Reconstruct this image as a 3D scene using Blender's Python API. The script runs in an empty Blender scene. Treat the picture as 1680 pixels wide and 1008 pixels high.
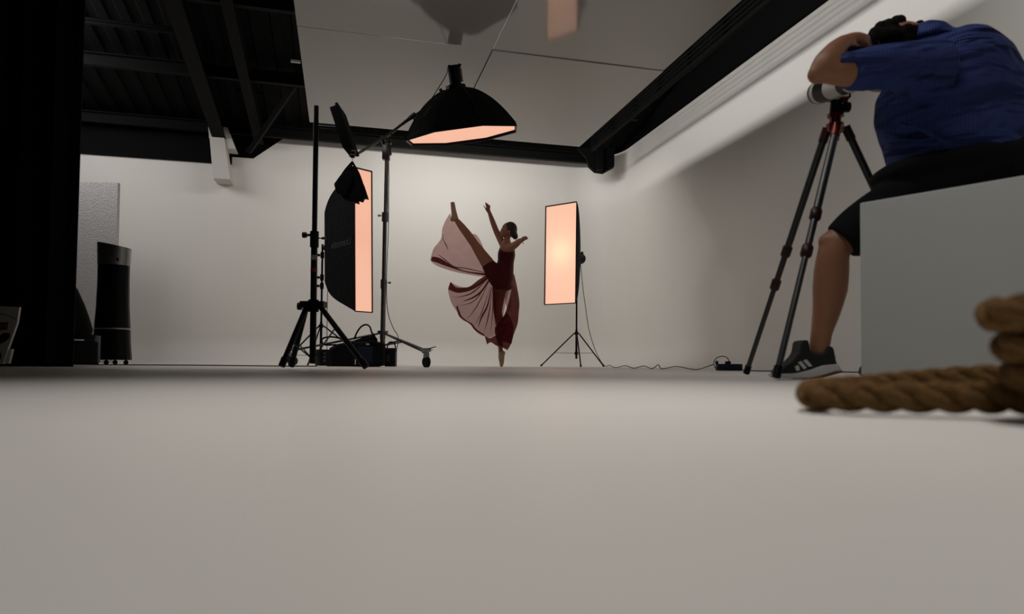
import bpy, bmesh, math, random
from mathutils import Vector, Matrix, Euler
random.seed(7)
PI = math.pi
SC = bpy.context.scene
COL = SC.collection

# ------------------------------------------------------------------ camera
CAM_H, YAW, PITCH, ROLL, FPX = 0.06, 14.04, 1.765, 0.46, 1120.0
R_CAM = Matrix.Rotation(math.radians(-YAW), 4, 'Z') @ Matrix.Rotation(math.radians(90 + PITCH), 4, 'X') @ Matrix.Rotation(math.radians(ROLL), 4, 'Z')
cd = bpy.data.cameras.new('camera')
cam = bpy.data.objects.new('camera', cd); COL.objects.link(cam)
cam.matrix_world = Matrix.Translation((0, 0, CAM_H)) @ R_CAM
cd.sensor_width = 36.0; cd.lens = 24.0; cd.shift_y = 56 / 1680
cd.clip_start = 0.02; cd.clip_end = 60
cd.dof.use_dof = True; cd.dof.focus_distance = 8.4; cd.dof.aperture_fstop = 2.8
SC.camera = cam
# ------------------------------------------------------------------ world, exposure
w = bpy.data.worlds.new('world'); SC.world = w; w.use_nodes = True
w.node_tree.nodes['Background'].inputs[0].default_value = (0.8, 0.88, 1, 1)
w.node_tree.nodes['Background'].inputs[1].default_value = 0.0
SC.view_settings.view_transform = 'Standard'; SC.view_settings.look = 'None'
SC.view_settings.gamma = 1; SC.view_settings.use_curve_mapping = False
SC.view_settings.exposure = 0.0
# ------------------------------------------------------------------ large lights
def area(name, loc, target, sx, sy, power, color):
    l = bpy.data.lights.new(name, 'AREA'); l.shape = 'RECTANGLE'; l.size = sx; l.size_y = sy
    l.energy = power; l.color = color
    o = bpy.data.objects.new(name, l); COL.objects.link(o); o.location = loc
    o.rotation_euler = (Vector(target) - Vector(loc)).to_track_quat('-Z', 'Y').to_euler()
    return o
# unseen light strip added above the hung sheets, raking the right wall's top
area('over_sheet_strip', (0.3, 4.8, 3.85), (4.9, 4.8, 3.45), 10.4, 0.34, 195, (1.0, 0.985, 0.96))
# added fill lights, no fixture: one brightens the back wall, one its left part
area('back_wall_fill', (1.35, 9.9, 3.75), (1.35, 12, 0.8), 4.2, 0.25, 46, (1.0, 0.965, 0.91))
area('back_left_fill', (-4, 9.5, 3.9), (1, 12, 1.2), 3.0, 1.0, 50, (1.0, 0.96, 0.95))
# added overhead fill lights that brighten the open floor
area('front_floor_fill', (0.3, 0.9, 4.5), (0.3, 0.9, 0), 0.8, 0.8, 8.0, (1.0, 0.97, 0.93)).data.spread = 0.8
area('mid_floor_fill', (-0.9, 4.5, 4.4), (0.8, 7, 0), 1.0, 2.0, 14, (1.0, 0.97, 0.93)).data.spread = 1.2

# ------------------------------------------------------------------ helpers
cR = (R_CAM @ Vector((1, 0, 0))); cU = (R_CAM @ Vector((0, 1, 0))); cF = (R_CAM @ Vector((0, 0, -1)))
RH = Vector((math.cos(math.radians(YAW)), -math.sin(math.radians(YAW)), 0))
FW = Vector((math.sin(math.radians(YAW)), math.cos(math.radians(YAW)), 0))
UP = Vector((0, 0, 1))
def P(px, py, d):
    return Vector((0, 0, CAM_H)) + d * (cF + (px - 840) / FPX * cR - (py - 560) / FPX * cU)
def G(px, d, z=0.0):
    p = P(px, 594.5 + (px - 840) * 0.008, d); p.z = z; return p
def V(*a): return Vector(a)

class MB:
    def __init__(s): s.v = []; s.f = []
    def add(s, vs, fs):
        n = len(s.v); s.v += [Vector(v) for v in vs]; s.f += [tuple(i + n for i in f) for f in fs]; return s
    def box(s, c, size, rot=None):
        c = Vector(c); hx, hy, hz = [a / 2 for a in size]
        vs = [Vector((x, y, z)) for x in (-hx, hx) for y in (-hy, hy) for z in (-hz, hz)]
        if rot is not None: vs = [rot @ v for v in vs]
        return s.add([c + v for v in vs], [(0, 1, 3, 2), (4, 6, 7, 5), (0, 4, 5, 1), (2, 3, 7, 6), (0, 2, 6, 4), (1, 5, 7, 3)])
    def loft(s, pts, rad, seg=12, ref=None, caps=True, closed=False, cap_round=False):
        pts = [Vector(p) for p in pts]
        if not isinstance(rad, (list, tuple)) : rad = [rad] * len(pts)
        rad = [(r, r) if not isinstance(r, (list, tuple)) else r for r in rad]
        if cap_round:
            def ext(a, b, r):
                t = (a - b).normalized(); m = (r[0] + r[1]) / 2
                return [(a + t * m * math.sin(q), (r[0] * math.cos(q), r[1] * math.cos(q))) for q in (0.5, 1.0, 1.4)]
            e0 = ext(pts[0], pts[1], rad[0])[::-1]; e1 = ext(pts[-1], pts[-2], rad[-1])
            pts = [e[0] for e in e0] + pts + [e[0] for e in e1]; rad = [e[1] for e in e0] + rad + [e[1] for e in e1]
        n = len(pts); n0 = len(s.v); prev = None
        for i in range(n):
            if closed: t = pts[(i + 1) % n] - pts[i - 1]
            else: t = pts[min(i + 1, n - 1)] - pts[max(i - 1, 0)]
            t = t.normalized() if t.length > 1e-9 else Vector((0, 0, 1))
            if ref is not None:
                a = t.cross(ref)
                if a.length < 1e-4: a = prev or Vector((1, 0, 0))
                a.normalize(); b = a.cross(t).normalized()
                if prev is not None and a.dot(prev) < 0: a = -a; b = -b
                prev = a.copy()
            else:
                if prev is None:
                    q = Vector((0, 0, 1)) if abs(t.z) < 0.9 else Vector((1, 0, 0))
                    prev = t.cross(q).normalized()
                a = (prev - t * prev.dot(t)).normalized(); b = t.cross(a).normalized(); prev = a.copy()
            for k in range(seg):
                q = 2 * PI * k / seg
                s.v.append(pts[i] + a * (math.cos(q) * rad[i][0]) + b * (math.sin(q) * rad[i][1]))
        m = n if closed else n - 1
        for i in range(m):
            for k in range(seg):
                a0 = n0 + i * seg; b0 = n0 + ((i + 1) % n) * seg; k2 = (k + 1) % seg
                s.f.append((a0 + k, a0 + k2, b0 + k2, b0 + k))
        if caps and not closed:
            s.f.append(tuple(n0 + k for k in range(seg))[::-1]); s.f.append(tuple(n0 + (n - 1) * seg + k for k in range(seg)))
        return s
    def tube(s, a, b, r, seg=12, r2=None): return s.loft([a, b], [r, r if r2 is None else r2], seg)
    def ball(s, c, r, ax=None, seg=20, rings=12):
        c = Vector(c); r = (r, r, r) if not isinstance(r, (tuple, list)) else r
        ax = ax or (Vector((1, 0, 0)), Vector((0, 1, 0)), Vector((0, 0, 1)))
        vs = [c + ax[2] * r[2]]
        for i in range(1, rings):
            t = PI * i / rings
            for k in range(seg):
                q = 2 * PI * k / seg
                vs.append(c + ax[0] * (r[0] * math.sin(t) * math.cos(q)) + ax[1] * (r[1] * math.sin(t) * math.sin(q)) + ax[2] * (r[2] * math.cos(t)))
        vs.append(c - ax[2] * r[2]); fs = []
        for k in range(seg): fs.append((0, 1 + k, 1 + (k + 1) % seg))
        for i in range(rings - 2):
            for k in range(seg):
                a = 1 + i * seg; b = a + seg; fs.append((a + k, b + k, b + (k + 1) % seg, a + (k + 1) % seg))
        a = 1 + (rings - 2) * seg
        for k in range(seg): fs.append((len(vs) - 1, a + (k + 1) % seg, a + k))
        return s.add(vs, fs)
    def prism(s, poly, off):
        poly = [Vector(p) for p in poly]; off = Vector(off); n = len(poly)
        return s.add(poly + [p + off for p in poly], [tuple(range(n))[::-1], tuple(range(n, 2 * n))] + [(i, (i + 1) % n, n + (i + 1) % n, n + i) for i in range(n)])
    def grid(s, rows):
        n = len(rows); m = len(rows[0]); n0 = len(s.v)
        for r in rows: s.v += [Vector(p) for p in r]
        for i in range(n - 1):
            for j in range(m - 1):
                a = n0 + i * m + j; s.f.append((a, a + 1, a + m + 1, a + m))
        return s
    def build(s, name, mat, parent=None, smooth=True, bevel=0, remesh=0, subdiv=0, solid=0, smoothit=0):
        me = bpy.data.meshes.new(name)
        off = Vector((0, 0, 0)); p = parent
        while p is not None: off += p.location; p = p.parent
        loc = Vector((0, 0, 0))
        if parent is None:
            n = len(s.v); mn = [min(v[i] for v in s.v) for i in range(3)]; mx = [max(v[i] for v in s.v) for i in range(3)]
            loc = Vector(((mn[0] + mx[0]) / 2, (mn[1] + mx[1]) / 2, mn[2])); off = loc
        me.from_pydata([tuple(v - off) for v in s.v], [], s.f); me.update()
        bm = bmesh.new(); bm.from_mesh(me); bmesh.ops.recalc_face_normals(bm, faces=bm.faces); bm.to_mesh(me); bm.free()
        me.materials.append(mat)
        o = bpy.data.objects.new(name, me); COL.objects.link(o); o.location = loc
        if parent is not None: o.parent = parent
        if smooth:
            for pl in me.polygons: pl.use_smooth = True
        if bevel:
            b = o.modifiers.new('b', 'BEVEL'); b.width = bevel; b.segments = 3; b.limit_method = 'ANGLE'; b.angle_limit = 0.6
        if remesh:
            r = o.modifiers.new('r', 'REMESH'); r.mode = 'VOXEL'; r.voxel_size = remesh; r.use_smooth_shade = True
            q = o.modifiers.new('s', 'SMOOTH'); q.iterations = smoothit or 4; q.factor = 0.5
        if subdiv:
            r = o.modifiers.new('sub', 'SUBSURF'); r.levels = subdiv; r.render_levels = subdiv
        if solid:
            r = o.modifiers.new('sol', 'SOLIDIFY'); r.thickness = solid
        if smooth and not remesh and not subdiv:
            e = o.modifiers.new('e', 'EDGE_SPLIT'); e.split_angle = math.radians(40)
        return o
def thing(name, label, cat, loc, group=None):
    o = bpy.data.objects.new(name, None); COL.objects.link(o); o.location = loc; o.empty_display_size = 0.1
    return tag(o, label, cat, group)
def tag(o, label, cat, group=None):
    o['label'] = label; o['category'] = cat
    if group: o['group'] = group
    return o
def struct(o): o['kind'] = 'structure'; return o
def spline(pts, n=8, closed=False):
    pts = [Vector(p) for p in pts]; out = []; m = len(pts)
    rng = range(m) if closed else range(m - 1)
    for i in rng:
        if closed: p0, p1, p2, p3 = pts[i - 1], pts[i], pts[(i + 1) % m], pts[(i + 2) % m]
        else: p0, p1, p2, p3 = pts[max(i - 1, 0)], pts[i], pts[i + 1], pts[min(i + 2, m - 1)]
        for k in range(n):
            t = k / n
            out.append(0.5 * ((2 * p1) + (-p0 + p2) * t + (2 * p0 - 5 * p1 + 4 * p2 - p3) * t * t + (-p0 + 3 * p1 - 3 * p2 + p3) * t ** 3))
    if not closed: out.append(pts[-1])
    return out

# ------------------------------------------------------------------ materials
def mat(name, col, rough=0.6, metal=0, spec=0.5, noise=0, nscale=8, bump=0, bscale=30, stretch=None, **kw):
    m = bpy.data.materials.new(name); m.use_nodes = True; nt = m.node_tree; b = nt.nodes['Principled BSDF']
    b.inputs['Base Color'].default_value = (*col, 1); b.inputs['Roughness'].default_value = rough
    b.inputs['Metallic'].default_value = metal; b.inputs['Specular IOR Level'].default_value = spec
    for k, v in kw.items(): b.inputs[k.replace('_', ' ')].default_value = v
    tc = nt.nodes.new('ShaderNodeTexCoord'); mp = nt.nodes.new('ShaderNodeMapping')
    nt.links.new(tc.outputs['Object'], mp.inputs[0])
    if stretch: mp.inputs['Scale'].default_value = stretch
    if noise:
        n = nt.nodes.new('ShaderNodeTexNoise'); n.inputs['Scale'].default_value = nscale; n.inputs['Detail'].default_value = 5
        nt.links.new(mp.outputs[0], n.inputs['Vector'])
        r = nt.nodes.new('ShaderNodeMapRange'); r.inputs[3].default_value = 1 - noise; r.inputs[4].default_value = 1 + noise
        nt.links.new(n.outputs[0], r.inputs[0])
        mx = nt.nodes.new('ShaderNodeVectorMath'); mx.operation = 'SCALE'; mx.inputs[0].default_value = col
        nt.links.new(r.outputs[0], mx.inputs['Scale']); nt.links.new(mx.outputs[0], b.inputs['Base Color'])
    if bump:
        n = nt.nodes.new('ShaderNodeTexNoise'); n.inputs['Scale'].default_value = bscale; n.inputs['Detail'].default_value = 4
        nt.links.new(mp.outputs[0], n.inputs['Vector'])
        bp = nt.nodes.new('ShaderNodeBump'); bp.inputs['Strength'].default_value = bump; bp.inputs['Distance'].default_value = 0.02
        nt.links.new(n.outputs[0], bp.inputs['Height']); nt.links.new(bp.outputs[0], b.inputs['Normal'])
    return m
M = {}
M['wall'] = mat('white_wall_paint', (0.80, 0.775, 0.735), 0.55, noise=0.025, nscale=1.2)
M['floor'] = mat('white_floor_paint', (0.77, 0.735, 0.69), 0.45, noise=0.05, nscale=1.6, spec=0.4)
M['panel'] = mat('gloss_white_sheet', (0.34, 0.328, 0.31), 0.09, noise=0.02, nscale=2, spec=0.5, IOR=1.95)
M['black'] = mat('black_roof_paint', (0.0022, 0.0022, 0.0022), 0.7, noise=0.3, nscale=6, spec=0.08)
M['beam'] = mat('dark_steel_beam', (0.0035, 0.0035, 0.0035), 0.65, noise=0.2, nscale=4, spec=0.1)
M['curtain'] = mat('black_velvet', (0.006, 0.006, 0.006), 0.95, spec=0.1, bump=0.3, bscale=20)
M['cloth'] = mat('black_nylon', (0.003, 0.003, 0.0035), 0.7, spec=0.10, bump=0.4, bscale=14)
M['plastic'] = mat('black_plastic', (0.003, 0.003, 0.0035), 0.4, noise=0.2, spec=0.15)
M['metal'] = mat('black_metal', (0.004, 0.004, 0.0045), 0.35, spec=0.2)
M['carbon'] = mat('dark_carbon_tube', (0.022, 0.024, 0.025), 0.32, noise=0.3, nscale=60)
M['chrome'] = mat('dull_chrome', (0.18, 0.175, 0.17), 0.3, metal=1, noise=0.2, nscale=20)
M['steel'] = mat('brushed_steel', (0.30, 0.30, 0.30), 0.35, metal=0.9)
M['red'] = mat('red_anodised', (0.14, 0.018, 0.010), 0.3, metal=0.6)
M['bronze'] = mat('dark_red_brown_lock', (0.030, 0.010, 0.007), 0.4, spec=0.3)
M['redtape'] = mat('red_tape', (0.10, 0.006, 0.006), 0.5)
M['whitetape'] = mat('grey_white_tape', (0.22, 0.22, 0.21), 0.5)
M['blue'] = mat('dark_blue_plastic', (0.003, 0.006, 0.018), 0.5, spec=0.2)
M['indigo'] = mat('indigo_plastic', (0.03, 0.027, 0.085), 0.5)
M['haunch'] = mat('white_haunch_paint', (0.6, 0.58, 0.54), 0.6)
M['foam'] = mat('polystyrene', (0.62, 0.61, 0.6), 0.9, bump=1.0, bscale=60)
M['boxw'] = mat('white_box_laminate', (0.52, 0.53, 0.51), 0.6, noise=0.04, nscale=3)
M['card'] = mat('white_printed_card', (0.62, 0.60, 0.58), 0.6, noise=0.1, nscale=5)
M['print'] = mat('printed_brown', (0.12, 0.10, 0.09), 0.6)
M['logo'] = mat('grey_print', (0.045, 0.045, 0.048), 0.6)
M['skin'] = mat('skin_man', (0.34, 0.150, 0.078), 0.5, noise=0.1, nscale=12, Subsurface_Weight=0.05)
M['skinleg'] = M['skin']
M['skind'] = mat('skin_dancer', (0.27, 0.12, 0.07), 0.55, noise=0.06, nscale=12)
M['hair'] = mat('dark_hair', (0.012, 0.009, 0.007), 0.55, bump=1.0, bscale=90, stretch=(1, 1, 0.25))
M['hairg'] = mat('greying_dark_hair', (0.011, 0.009, 0.008), 0.9, spec=0.1, noise=0.5, nscale=60, bump=1.0, bscale=120)
M['pointe'] = mat('tan_satin', (0.34, 0.235, 0.14), 0.45)
M['bodice'] = mat('deep_red_jersey', (0.055, 0.003, 0.004), 0.65, spec=0.2, bump=0.3, bscale=40)
M['shorts'] = mat('charcoal_cotton', (0.009, 0.010, 0.011), 0.9, spec=0.1, bump=0.5, bscale=16)
M['shoeb'] = mat('black_knit', (0.008, 0.008, 0.009), 0.7, bump=0.4, bscale=90)
M['shoew'] = mat('white_rubber', (0.62, 0.6, 0.6), 0.5)
M['rope'] = mat('manila_fibre', (0.165, 0.088, 0.030), 0.9, spec=0.15, noise=0.35, nscale=60, bump=0.8, bscale=160)
M['white'] = mat('lens_white', (0.50, 0.48, 0.43), 0.35)
M['cable'] = mat('black_rubber_cable', (0.008, 0.008, 0.009), 0.5)

def emis(name, col, strength, transl=0.0):
    m = bpy.data.materials.new(name); m.use_nodes = True; nt = m.node_tree
    b = nt.nodes['Principled BSDF']; b.inputs['Base Color'].default_value = (0.6, 0.55, 0.5, 1); b.inputs['Roughness'].default_value = 0.8
    b.inputs['Emission Color'].default_value = (*col, 1); b.inputs['Emission Strength'].default_value = strength
    if transl:
        out = nt.nodes['Material Output']; t = nt.nodes.new('ShaderNodeBsdfTranslucent'); t.inputs[0].default_value = (0.9, 0.8, 0.7, 1)
        a = nt.nodes.new('ShaderNodeMixShader'); a.inputs[0].default_value = transl
        nt.links.new(b.outputs[0], a.inputs[1]); nt.links.new(t.outputs[0], a.inputs[2]); nt.links.new(a.outputs[0], out.inputs[0])
    return m
PEACH = (1.0, 0.50, 0.34)
M['lit'] = emis('lit_diffuser', PEACH, 0.80)
M['lit2'] = emis('lit_diffuser_bright', (1.0, 0.55, 0.38), 1.25, 0.3)
M['led'] = emis('red_indicator', (1, 0.02, 0.06), 6)

def sheer(name, op, col, tint):
    m = bpy.data.materials.new(name); m.use_nodes = True; nt = m.node_tree
    b = nt.nodes['Principled BSDF']; b.inputs['Base Color'].default_value = (*col, 1); b.inputs['Roughness'].default_value = 0.7
    b.inputs['Specular IOR Level'].default_value = 0.2
    tr = nt.nodes.new('ShaderNodeBsdfTransparent'); tr.inputs[0].default_value = (*tint, 1)
    mx = nt.nodes.new('ShaderNodeMixShader')
    tc = nt.nodes.new('ShaderNodeTexCoord'); n = nt.nodes.new('ShaderNodeTexNoise'); n.inputs['Scale'].default_value = 14
    nt.links.new(tc.outputs['Object'], n.inputs['Vector'])
    r = nt.nodes.new('ShaderNodeMapRange'); r.inputs[3].default_value = op - 0.08; r.inputs[4].default_value = op + 0.08
    nt.links.new(n.outputs[0], r.inputs[0]); nt.links.new(r.outputs[0], mx.inputs[0])
    nt.links.new(tr.outputs[0], mx.inputs[1]); nt.links.new(b.outputs[0], mx.inputs[2]); nt.links.new(mx.outputs[0], nt.nodes['Material Output'].inputs[0])
    return m
M['chiffon'] = sheer('red_chiffon', 0.33, (0.12, 0.012, 0.014), (0.72, 0.50, 0.49))
M['chiffon2'] = sheer('gathered_red_chiffon', 0.82, (0.10, 0.007, 0.008), (0.5, 0.2, 0.2))
def shirt_mat():
    m = mat('blue_pinstripe', (0.030, 0.062, 0.27), 0.75, spec=0.2); nt = m.node_tree; b = nt.nodes['Principled BSDF']
    tc = nt.nodes.new('ShaderNodeTexCoord'); mp = nt.nodes.new('ShaderNodeMapping')
    mp.inputs['Rotation'].default_value = (0, 0, math.radians(YAW))
    b0 = G(1412, 2.3) + (RH * 0.64 - FW * 0.77).normalized() * 0.35 + (RH * 0.77 + FW * 0.64).normalized() * 0.3
    cen = P(1567, 200, 2.68) - b0
    sp = nt.nodes.new('ShaderNodeSeparateXYZ'); nt.links.new(tc.outputs['Object'], sp.inputs[0])
    def mth(op, a, bb):
        n_ = nt.nodes.new('ShaderNodeMath'); n_.operation = op
        for i_, v_ in enumerate((a, bb)):
            if v_ is None: continue
            if isinstance(v_, (int, float)): n_.inputs[i_].default_value = v_
            else: nt.links.new(v_, n_.inputs[i_])
        return n_.outputs[0]
    u_ = RH * 0.9 - FW * 0.43
    an = mth('ADD', mth('MULTIPLY', sp.outputs[0], u_.x * 2 * PI / 0.0085), mth('MULTIPLY', sp.outputs[1], u_.y * 2 * PI / 0.0085))
    sn = mth('MULTIPLY_ADD', mth('SINE', an, None), 0.5); sn.node.inputs[2].default_value = 0.5
    cr = nt.nodes.new('ShaderNodeValToRGB'); cr.color_ramp.elements[0].position = 0.1; cr.color_ramp.elements[0].color = (0.015, 0.025, 0.095, 1)
    cr.color_ramp.elements[1].position = 0.4; cr.color_ramp.elements[1].color = (0.036, 0.056, 0.205, 1)
    nt.links.new(sn, cr.inputs[0]); nt.links.new(cr.outputs[0], b.inputs['Base Color'])
    n = nt.nodes.new('ShaderNodeTexNoise'); n.inputs['Scale'].default_value = 3.2; n.inputs['Distortion'].default_value = 1.2
    mp2 = nt.nodes.new('ShaderNodeMapping'); mp2.inputs['Rotation'].default_value = (0, math.radians(-20), 0); mp2.inputs['Scale'].default_value = (0.7, 0.7, 2.6)
    nt.links.new(tc.outputs['Object'], mp2.inputs[0]); nt.links.new(mp2.outputs[0], n.inputs['Vector'])
    bp = nt.nodes.new('ShaderNodeBump'); bp.inputs['Strength'].default_value = 0.9; bp.inputs['Distance'].default_value = 0.22
    nt.links.new(n.outputs[0], bp.inputs['Height']); nt.links.new(bp.outputs[0], b.inputs['Normal'])
    return m
M['shirt'] = shirt_mat()

# ------------------------------------------------------------------ setting
XR, YB, ZT = 4.9, 12.0, 3.88
def cyc():
    # plan path of the wall foot line: back wall, rounded corner, right wall; swept profile with a coved foot
    rc, cv = 0.8, 0.45
    path = [(-0.9 + (XR - rc + 0.9) * i / 10, YB, (0, -1)) for i in range(11)]
    for i in range(1, 13):
        a = PI / 2 * i / 12; path.append((XR - rc + rc * math.sin(a), YB - rc + rc * math.cos(a), (-math.sin(a), -math.cos(a))))
    for i in range(1, 30): path.append((XR, YB - rc - (YB - rc + 3.5) * i / 29, (-1, 0)))
    def prof(zt):
        o = [(cv * (1 - math.sin(PI / 2 * k / 8)), cv * (1 - math.cos(PI / 2 * k / 8))) for k in range(9)]
        return o + [(0, cv + (zt - cv) * k / 6) for k in range(1, 7)]
    def sweep(path, ztf):
        rows = []
        for x, y, n in path:
            rows.append([Vector((x + n[0] * q, y + n[1] * q, z)) for q, z in prof(ztf(x))])
        return rows
    back = path[:17]; right = path[16:]
    struct(MB().grid(sweep(back, lambda x: ZT)).build('wall_back', M['wall'], solid=0.0))
    struct(MB().grid(sweep(right, lambda x: ZT)).build('wall_right', M['wall']))
    left = [(-9 + 8.1 * i / 54, YB, (0, -1)) for i in range(55)]
    def zt(x):
        return 3.29 if x < -1.8 else (3.42 if x < -1.47 else 3.42 + (x + 1.47) / 0.57 * 0.46)
    left = [(x, YB, (0, -1)) for x in (-9, -7, -5, -3, -1.801, -1.8, -1.471, -1.47, -1.2, -0.9)]
    struct(MB().grid(sweep(left, zt)).build('wall_back', M['wall']))
cyc()
struct(MB().box((-1.5, 4, -0.05), (17, 17, 0.1)).build('floor', M['floor'], smooth=False))
struct(MB().box((-9, 4, 3), (0.1, 17, 6)).build('wall_left', M['beam'], smooth=False))
struct(MB().box((-1.5, -3.6, 3), (17, 0.1, 6)).build('wall_front', M['beam'], smooth=False))
# black upper wall behind and above the white
struct(MB().box((-1.5, YB + 0.15, 3.3), (17, 0.12, 7)).build('wall_rear', M['black'], smooth=False))
struct(MB().box((XR + 0.12, 4, 3.3), (0.12, 17, 7)).build('wall_side', M['black'], smooth=False))
# sloping roof deck with ridged sheet, purlins and rafters
def roofz(y): return 6.10 - 0.184 * y
rows = [[], []]
x = -9.0; k = 0
while x < 5.2:
    dz = 0.03 if (k // 2) % 2 else 0
    rows[0].append((x, -3.6, roofz(-3.6) + dz)); rows[1].append((x, YB + 0.2, roofz(YB + 0.2) + dz)); x += 0.02 if k % 2 else 0.11; k += 1
struct(MB().grid(rows).build('ceiling', M['black'], smooth=False))
rs = Matrix.Rotation(math.atan(-0.184), 3, 'X')
def rafter(x, y0, y1, wid, dep, drop, lab):
    z0, z1 = roofz(y0) - drop, roofz(y1) - drop
    m = MB()
    for dz, ww, hh in ((dep / 2 - 0.01, wid, 0.02), (0, 0.03, dep - 0.04), (-dep / 2 + 0.01, wid, 0.02)):
        m.box((x, (y0 + y1) / 2, (z0 + z1) / 2 + dz), (ww, math.hypot(y1 - y0, z1 - z0), hh), rs)
    return tag(m.build('roof_beam', M['beam'], smooth=False), lab, 'beam', None)
rafter(-1.95, -3, 11.95, 0.20, 0.30, 0.20, 'thick dark steel rafter ending on the white haunch')
rafter(-1.36, -3, 11.8, 0.14, 0.20, 0.22, 'thinner dark rafter just right of the thick rafter')
def purlin(y, lab, z=None, dep=0.16):
    z = z or roofz(y) - 0.14
    m = MB().box((-2.2, y, z - dep / 2), (13.6, 0.08, 0.015)).box((-2.2, y + 0.03, z), (13.6, 0.015, dep)).box((-2.2, y, z + dep / 2), (13.6, 0.08, 0.015))
    # broken into the bays left and right of the hung sheets is not needed: it runs above them
    return tag(m.build('roof_purlin', M['beam'], smooth=False), lab, 'beam')
purlin(11.72, 'dark cross purlin lowest down beside the back wall')
purlin(10.16, 'second dark cross purlin up from the back wall')
purlin(8.6, 'third dark cross purlin up from the back wall')
purlin(7.0, 'fourth dark cross purlin, high near the picture top')
tag(MB().tube((-8.8, 9.12, 4.12), (-1.9, 9.12, 4.12), 0.025).tube((-8.8, 9.2, 4.2), (-1.9, 9.2, 4.2), 0.02).build('conduit_pipe', M['beam']), 'dark twin pipes crossing under the roof at top left', 'pipe')
# diagonal brace under the rafters
a = P(408, 250, 10.9); b = P(492, 128, 9.9)
tag(MB().loft([a, b], [(0.055, 0.03)] * 2, 4).build('roof_brace', M['beam'], smooth=False), 'dark diagonal brace left of the white ceiling sheets', 'brace')
# round roof fan
t = thing('roof_vent', 'dark round vent ring on the roof behind the thin rafter', 'vent', P(410, 155, 10.4))
c = P(410, 155, 10.4)
MB().loft([c + V(0.17 * math.cos(q), 0.17 * math.sin(q) * 0.9, 0.05 * math.sin(q)) for q in [2 * PI * k / 20 for k in range(20)]], 0.014, 6, closed=True).build('ring', M['beam'], t)
m = MB()
for k in range(4):
    q = PI * k / 4; dv = V(0.17 * math.cos(q), 0.15 * math.sin(q), 0.05 * math.sin(q)); m.tube(c - dv, c + dv, 0.006, 6)
m.build('grille', M['beam'], t)
# small lamp bracket on the pipe
t = thing('clamp_fixture', 'small metal clamp fixture hanging from the pipe at top left', 'clamp', P(178, 40, 9.2))
c = P(178, 40, 9.2); MB().box(c, (0.05, 0.05, 0.2)).build('bracket', M['chrome'], t, False); MB().tube(c + V(-0.25, 0, 0.3), c + V(-.02, 0, 0.06), 0.015).build('arm', M['beam'], t)
# white painted haunch that carries the thick rafter
a = [P(337, 232, 11.55), P(360, 240, 11.35), P(371, 298, 11.35), P(345, 297, 11.35)]
t = struct(MB().prism([(-2.09, 11.62, 3.64), (-1.87, 11.62, 3.64), (-1.77, 11.62, 2.95), (-2.02, 11.62, 2.95)], (0, 0.4, 0)).build('trim_1', M['haunch'], smooth=False))
struct(MB().prism([(-2.12, 11.66, 3.82), (-2.07, 11.66, 3.82), (-2.06, 11.66, 3.6), (-2.10, 11.66, 3.6)], (0, 0.3, 0)).build('trim_2', M['haunch'], smooth=False))
struct(MB().prism([(-1.89, 11.66, 3.80), (-1.83, 11.66, 3.80), (-1.70, 11.66, 3.46), (-1.86, 11.66, 3.46)], (0, 0.3, 0)).build('trim_5', M['haunch'], smooth=False))
# black haunch in the right corner
t = thing('steel_haunch', 'black steel haunch hanging in the far right corner of the roof', 'beam', G(985, 12.0, 3.5))
pa = [P(948, 243, 12.0), P(985, 241, 12.0), P(1008, 243, 12.0), P(1008, 273, 12.0), P(990, 283, 12.0), P(976, 281, 12.0), P(966, 272, 12.0), P(962, 258, 12.0)]
MB().prism(pa, FW * 0.12).build('web_plate', M['black'], t, False)
MB().box(P(984, 261, 11.95), (0.1, 0.1, 0.40)).build('flange', M['beam'], t, False)
# added lattice that dims the raking light on the right wall's top strip
rz = 3.58
m = MB()
for z0_, z1_ in ((0.0, 0.05), (0.085, 0.108), (0.142, 0.165), (0.199, 0.222), (0.256, 0.279), (0.313, 0.336)): m.box((4.0, 3.75, rz + (z0_ + z1_) / 2), (0.05, 13.7, z1_ - z0_))
for k in range(18): m.box((4.03, -2.9 + k * 0.79, rz + 0.175), (0.03, 0.04, 0.34))
tag(m.build('shade_lattice', M['black'], smooth=False), 'long black lattice added to shade the top of the right wall', 'beam')
# fascia behind the sheets, black, above back wall
struct(MB().box((-1.5, YB - 0.02, 4.1), (13.5, 0.05, 0.40)).build('trim_3', M['black'], smooth=False))
struct(MB().box((-5.4, YB - 0.03, 3.60), (7.2, 0.04, 0.62)).build('trim_4', M['black'], smooth=False))
# hung glossy ceiling sheets
PH = 3.28
def sheet(x0, x1, y0, y1, lab, sag, k):
    n = 12; rows = []
    for i in range(n + 1):
        rows.append([(x0 + (x1 - x0) * j / n, y0 + (y1 - y0) * i / n, PH + sag * (math.sin(PI * j / n + 0.4 * k) * 0.6 + 0.4 * math.sin(PI * i / n)) - sag * 0.5) for j in range(n + 1)])
    o = MB().grid(rows).build('ceiling_sheet', M['panel'], smooth=False); s = o.modifiers.new('sol', 'SOLIDIFY'); s.thickness = 0.01; s.offset = 1
    return tag(o, lab, 'ceiling panel')
g = 0.004
XM = 1.465
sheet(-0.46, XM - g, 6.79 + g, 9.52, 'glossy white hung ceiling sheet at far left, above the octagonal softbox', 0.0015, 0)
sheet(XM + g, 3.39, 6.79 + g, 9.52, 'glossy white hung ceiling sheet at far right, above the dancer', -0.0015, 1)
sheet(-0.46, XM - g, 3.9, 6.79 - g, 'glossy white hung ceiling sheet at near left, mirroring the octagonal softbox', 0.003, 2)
sheet(XM + g, 3.39, 3.9, 6.79 - g, 'glossy white hung ceiling sheet at near right, mirroring the right softbox', 0.0015, 0)
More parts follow.
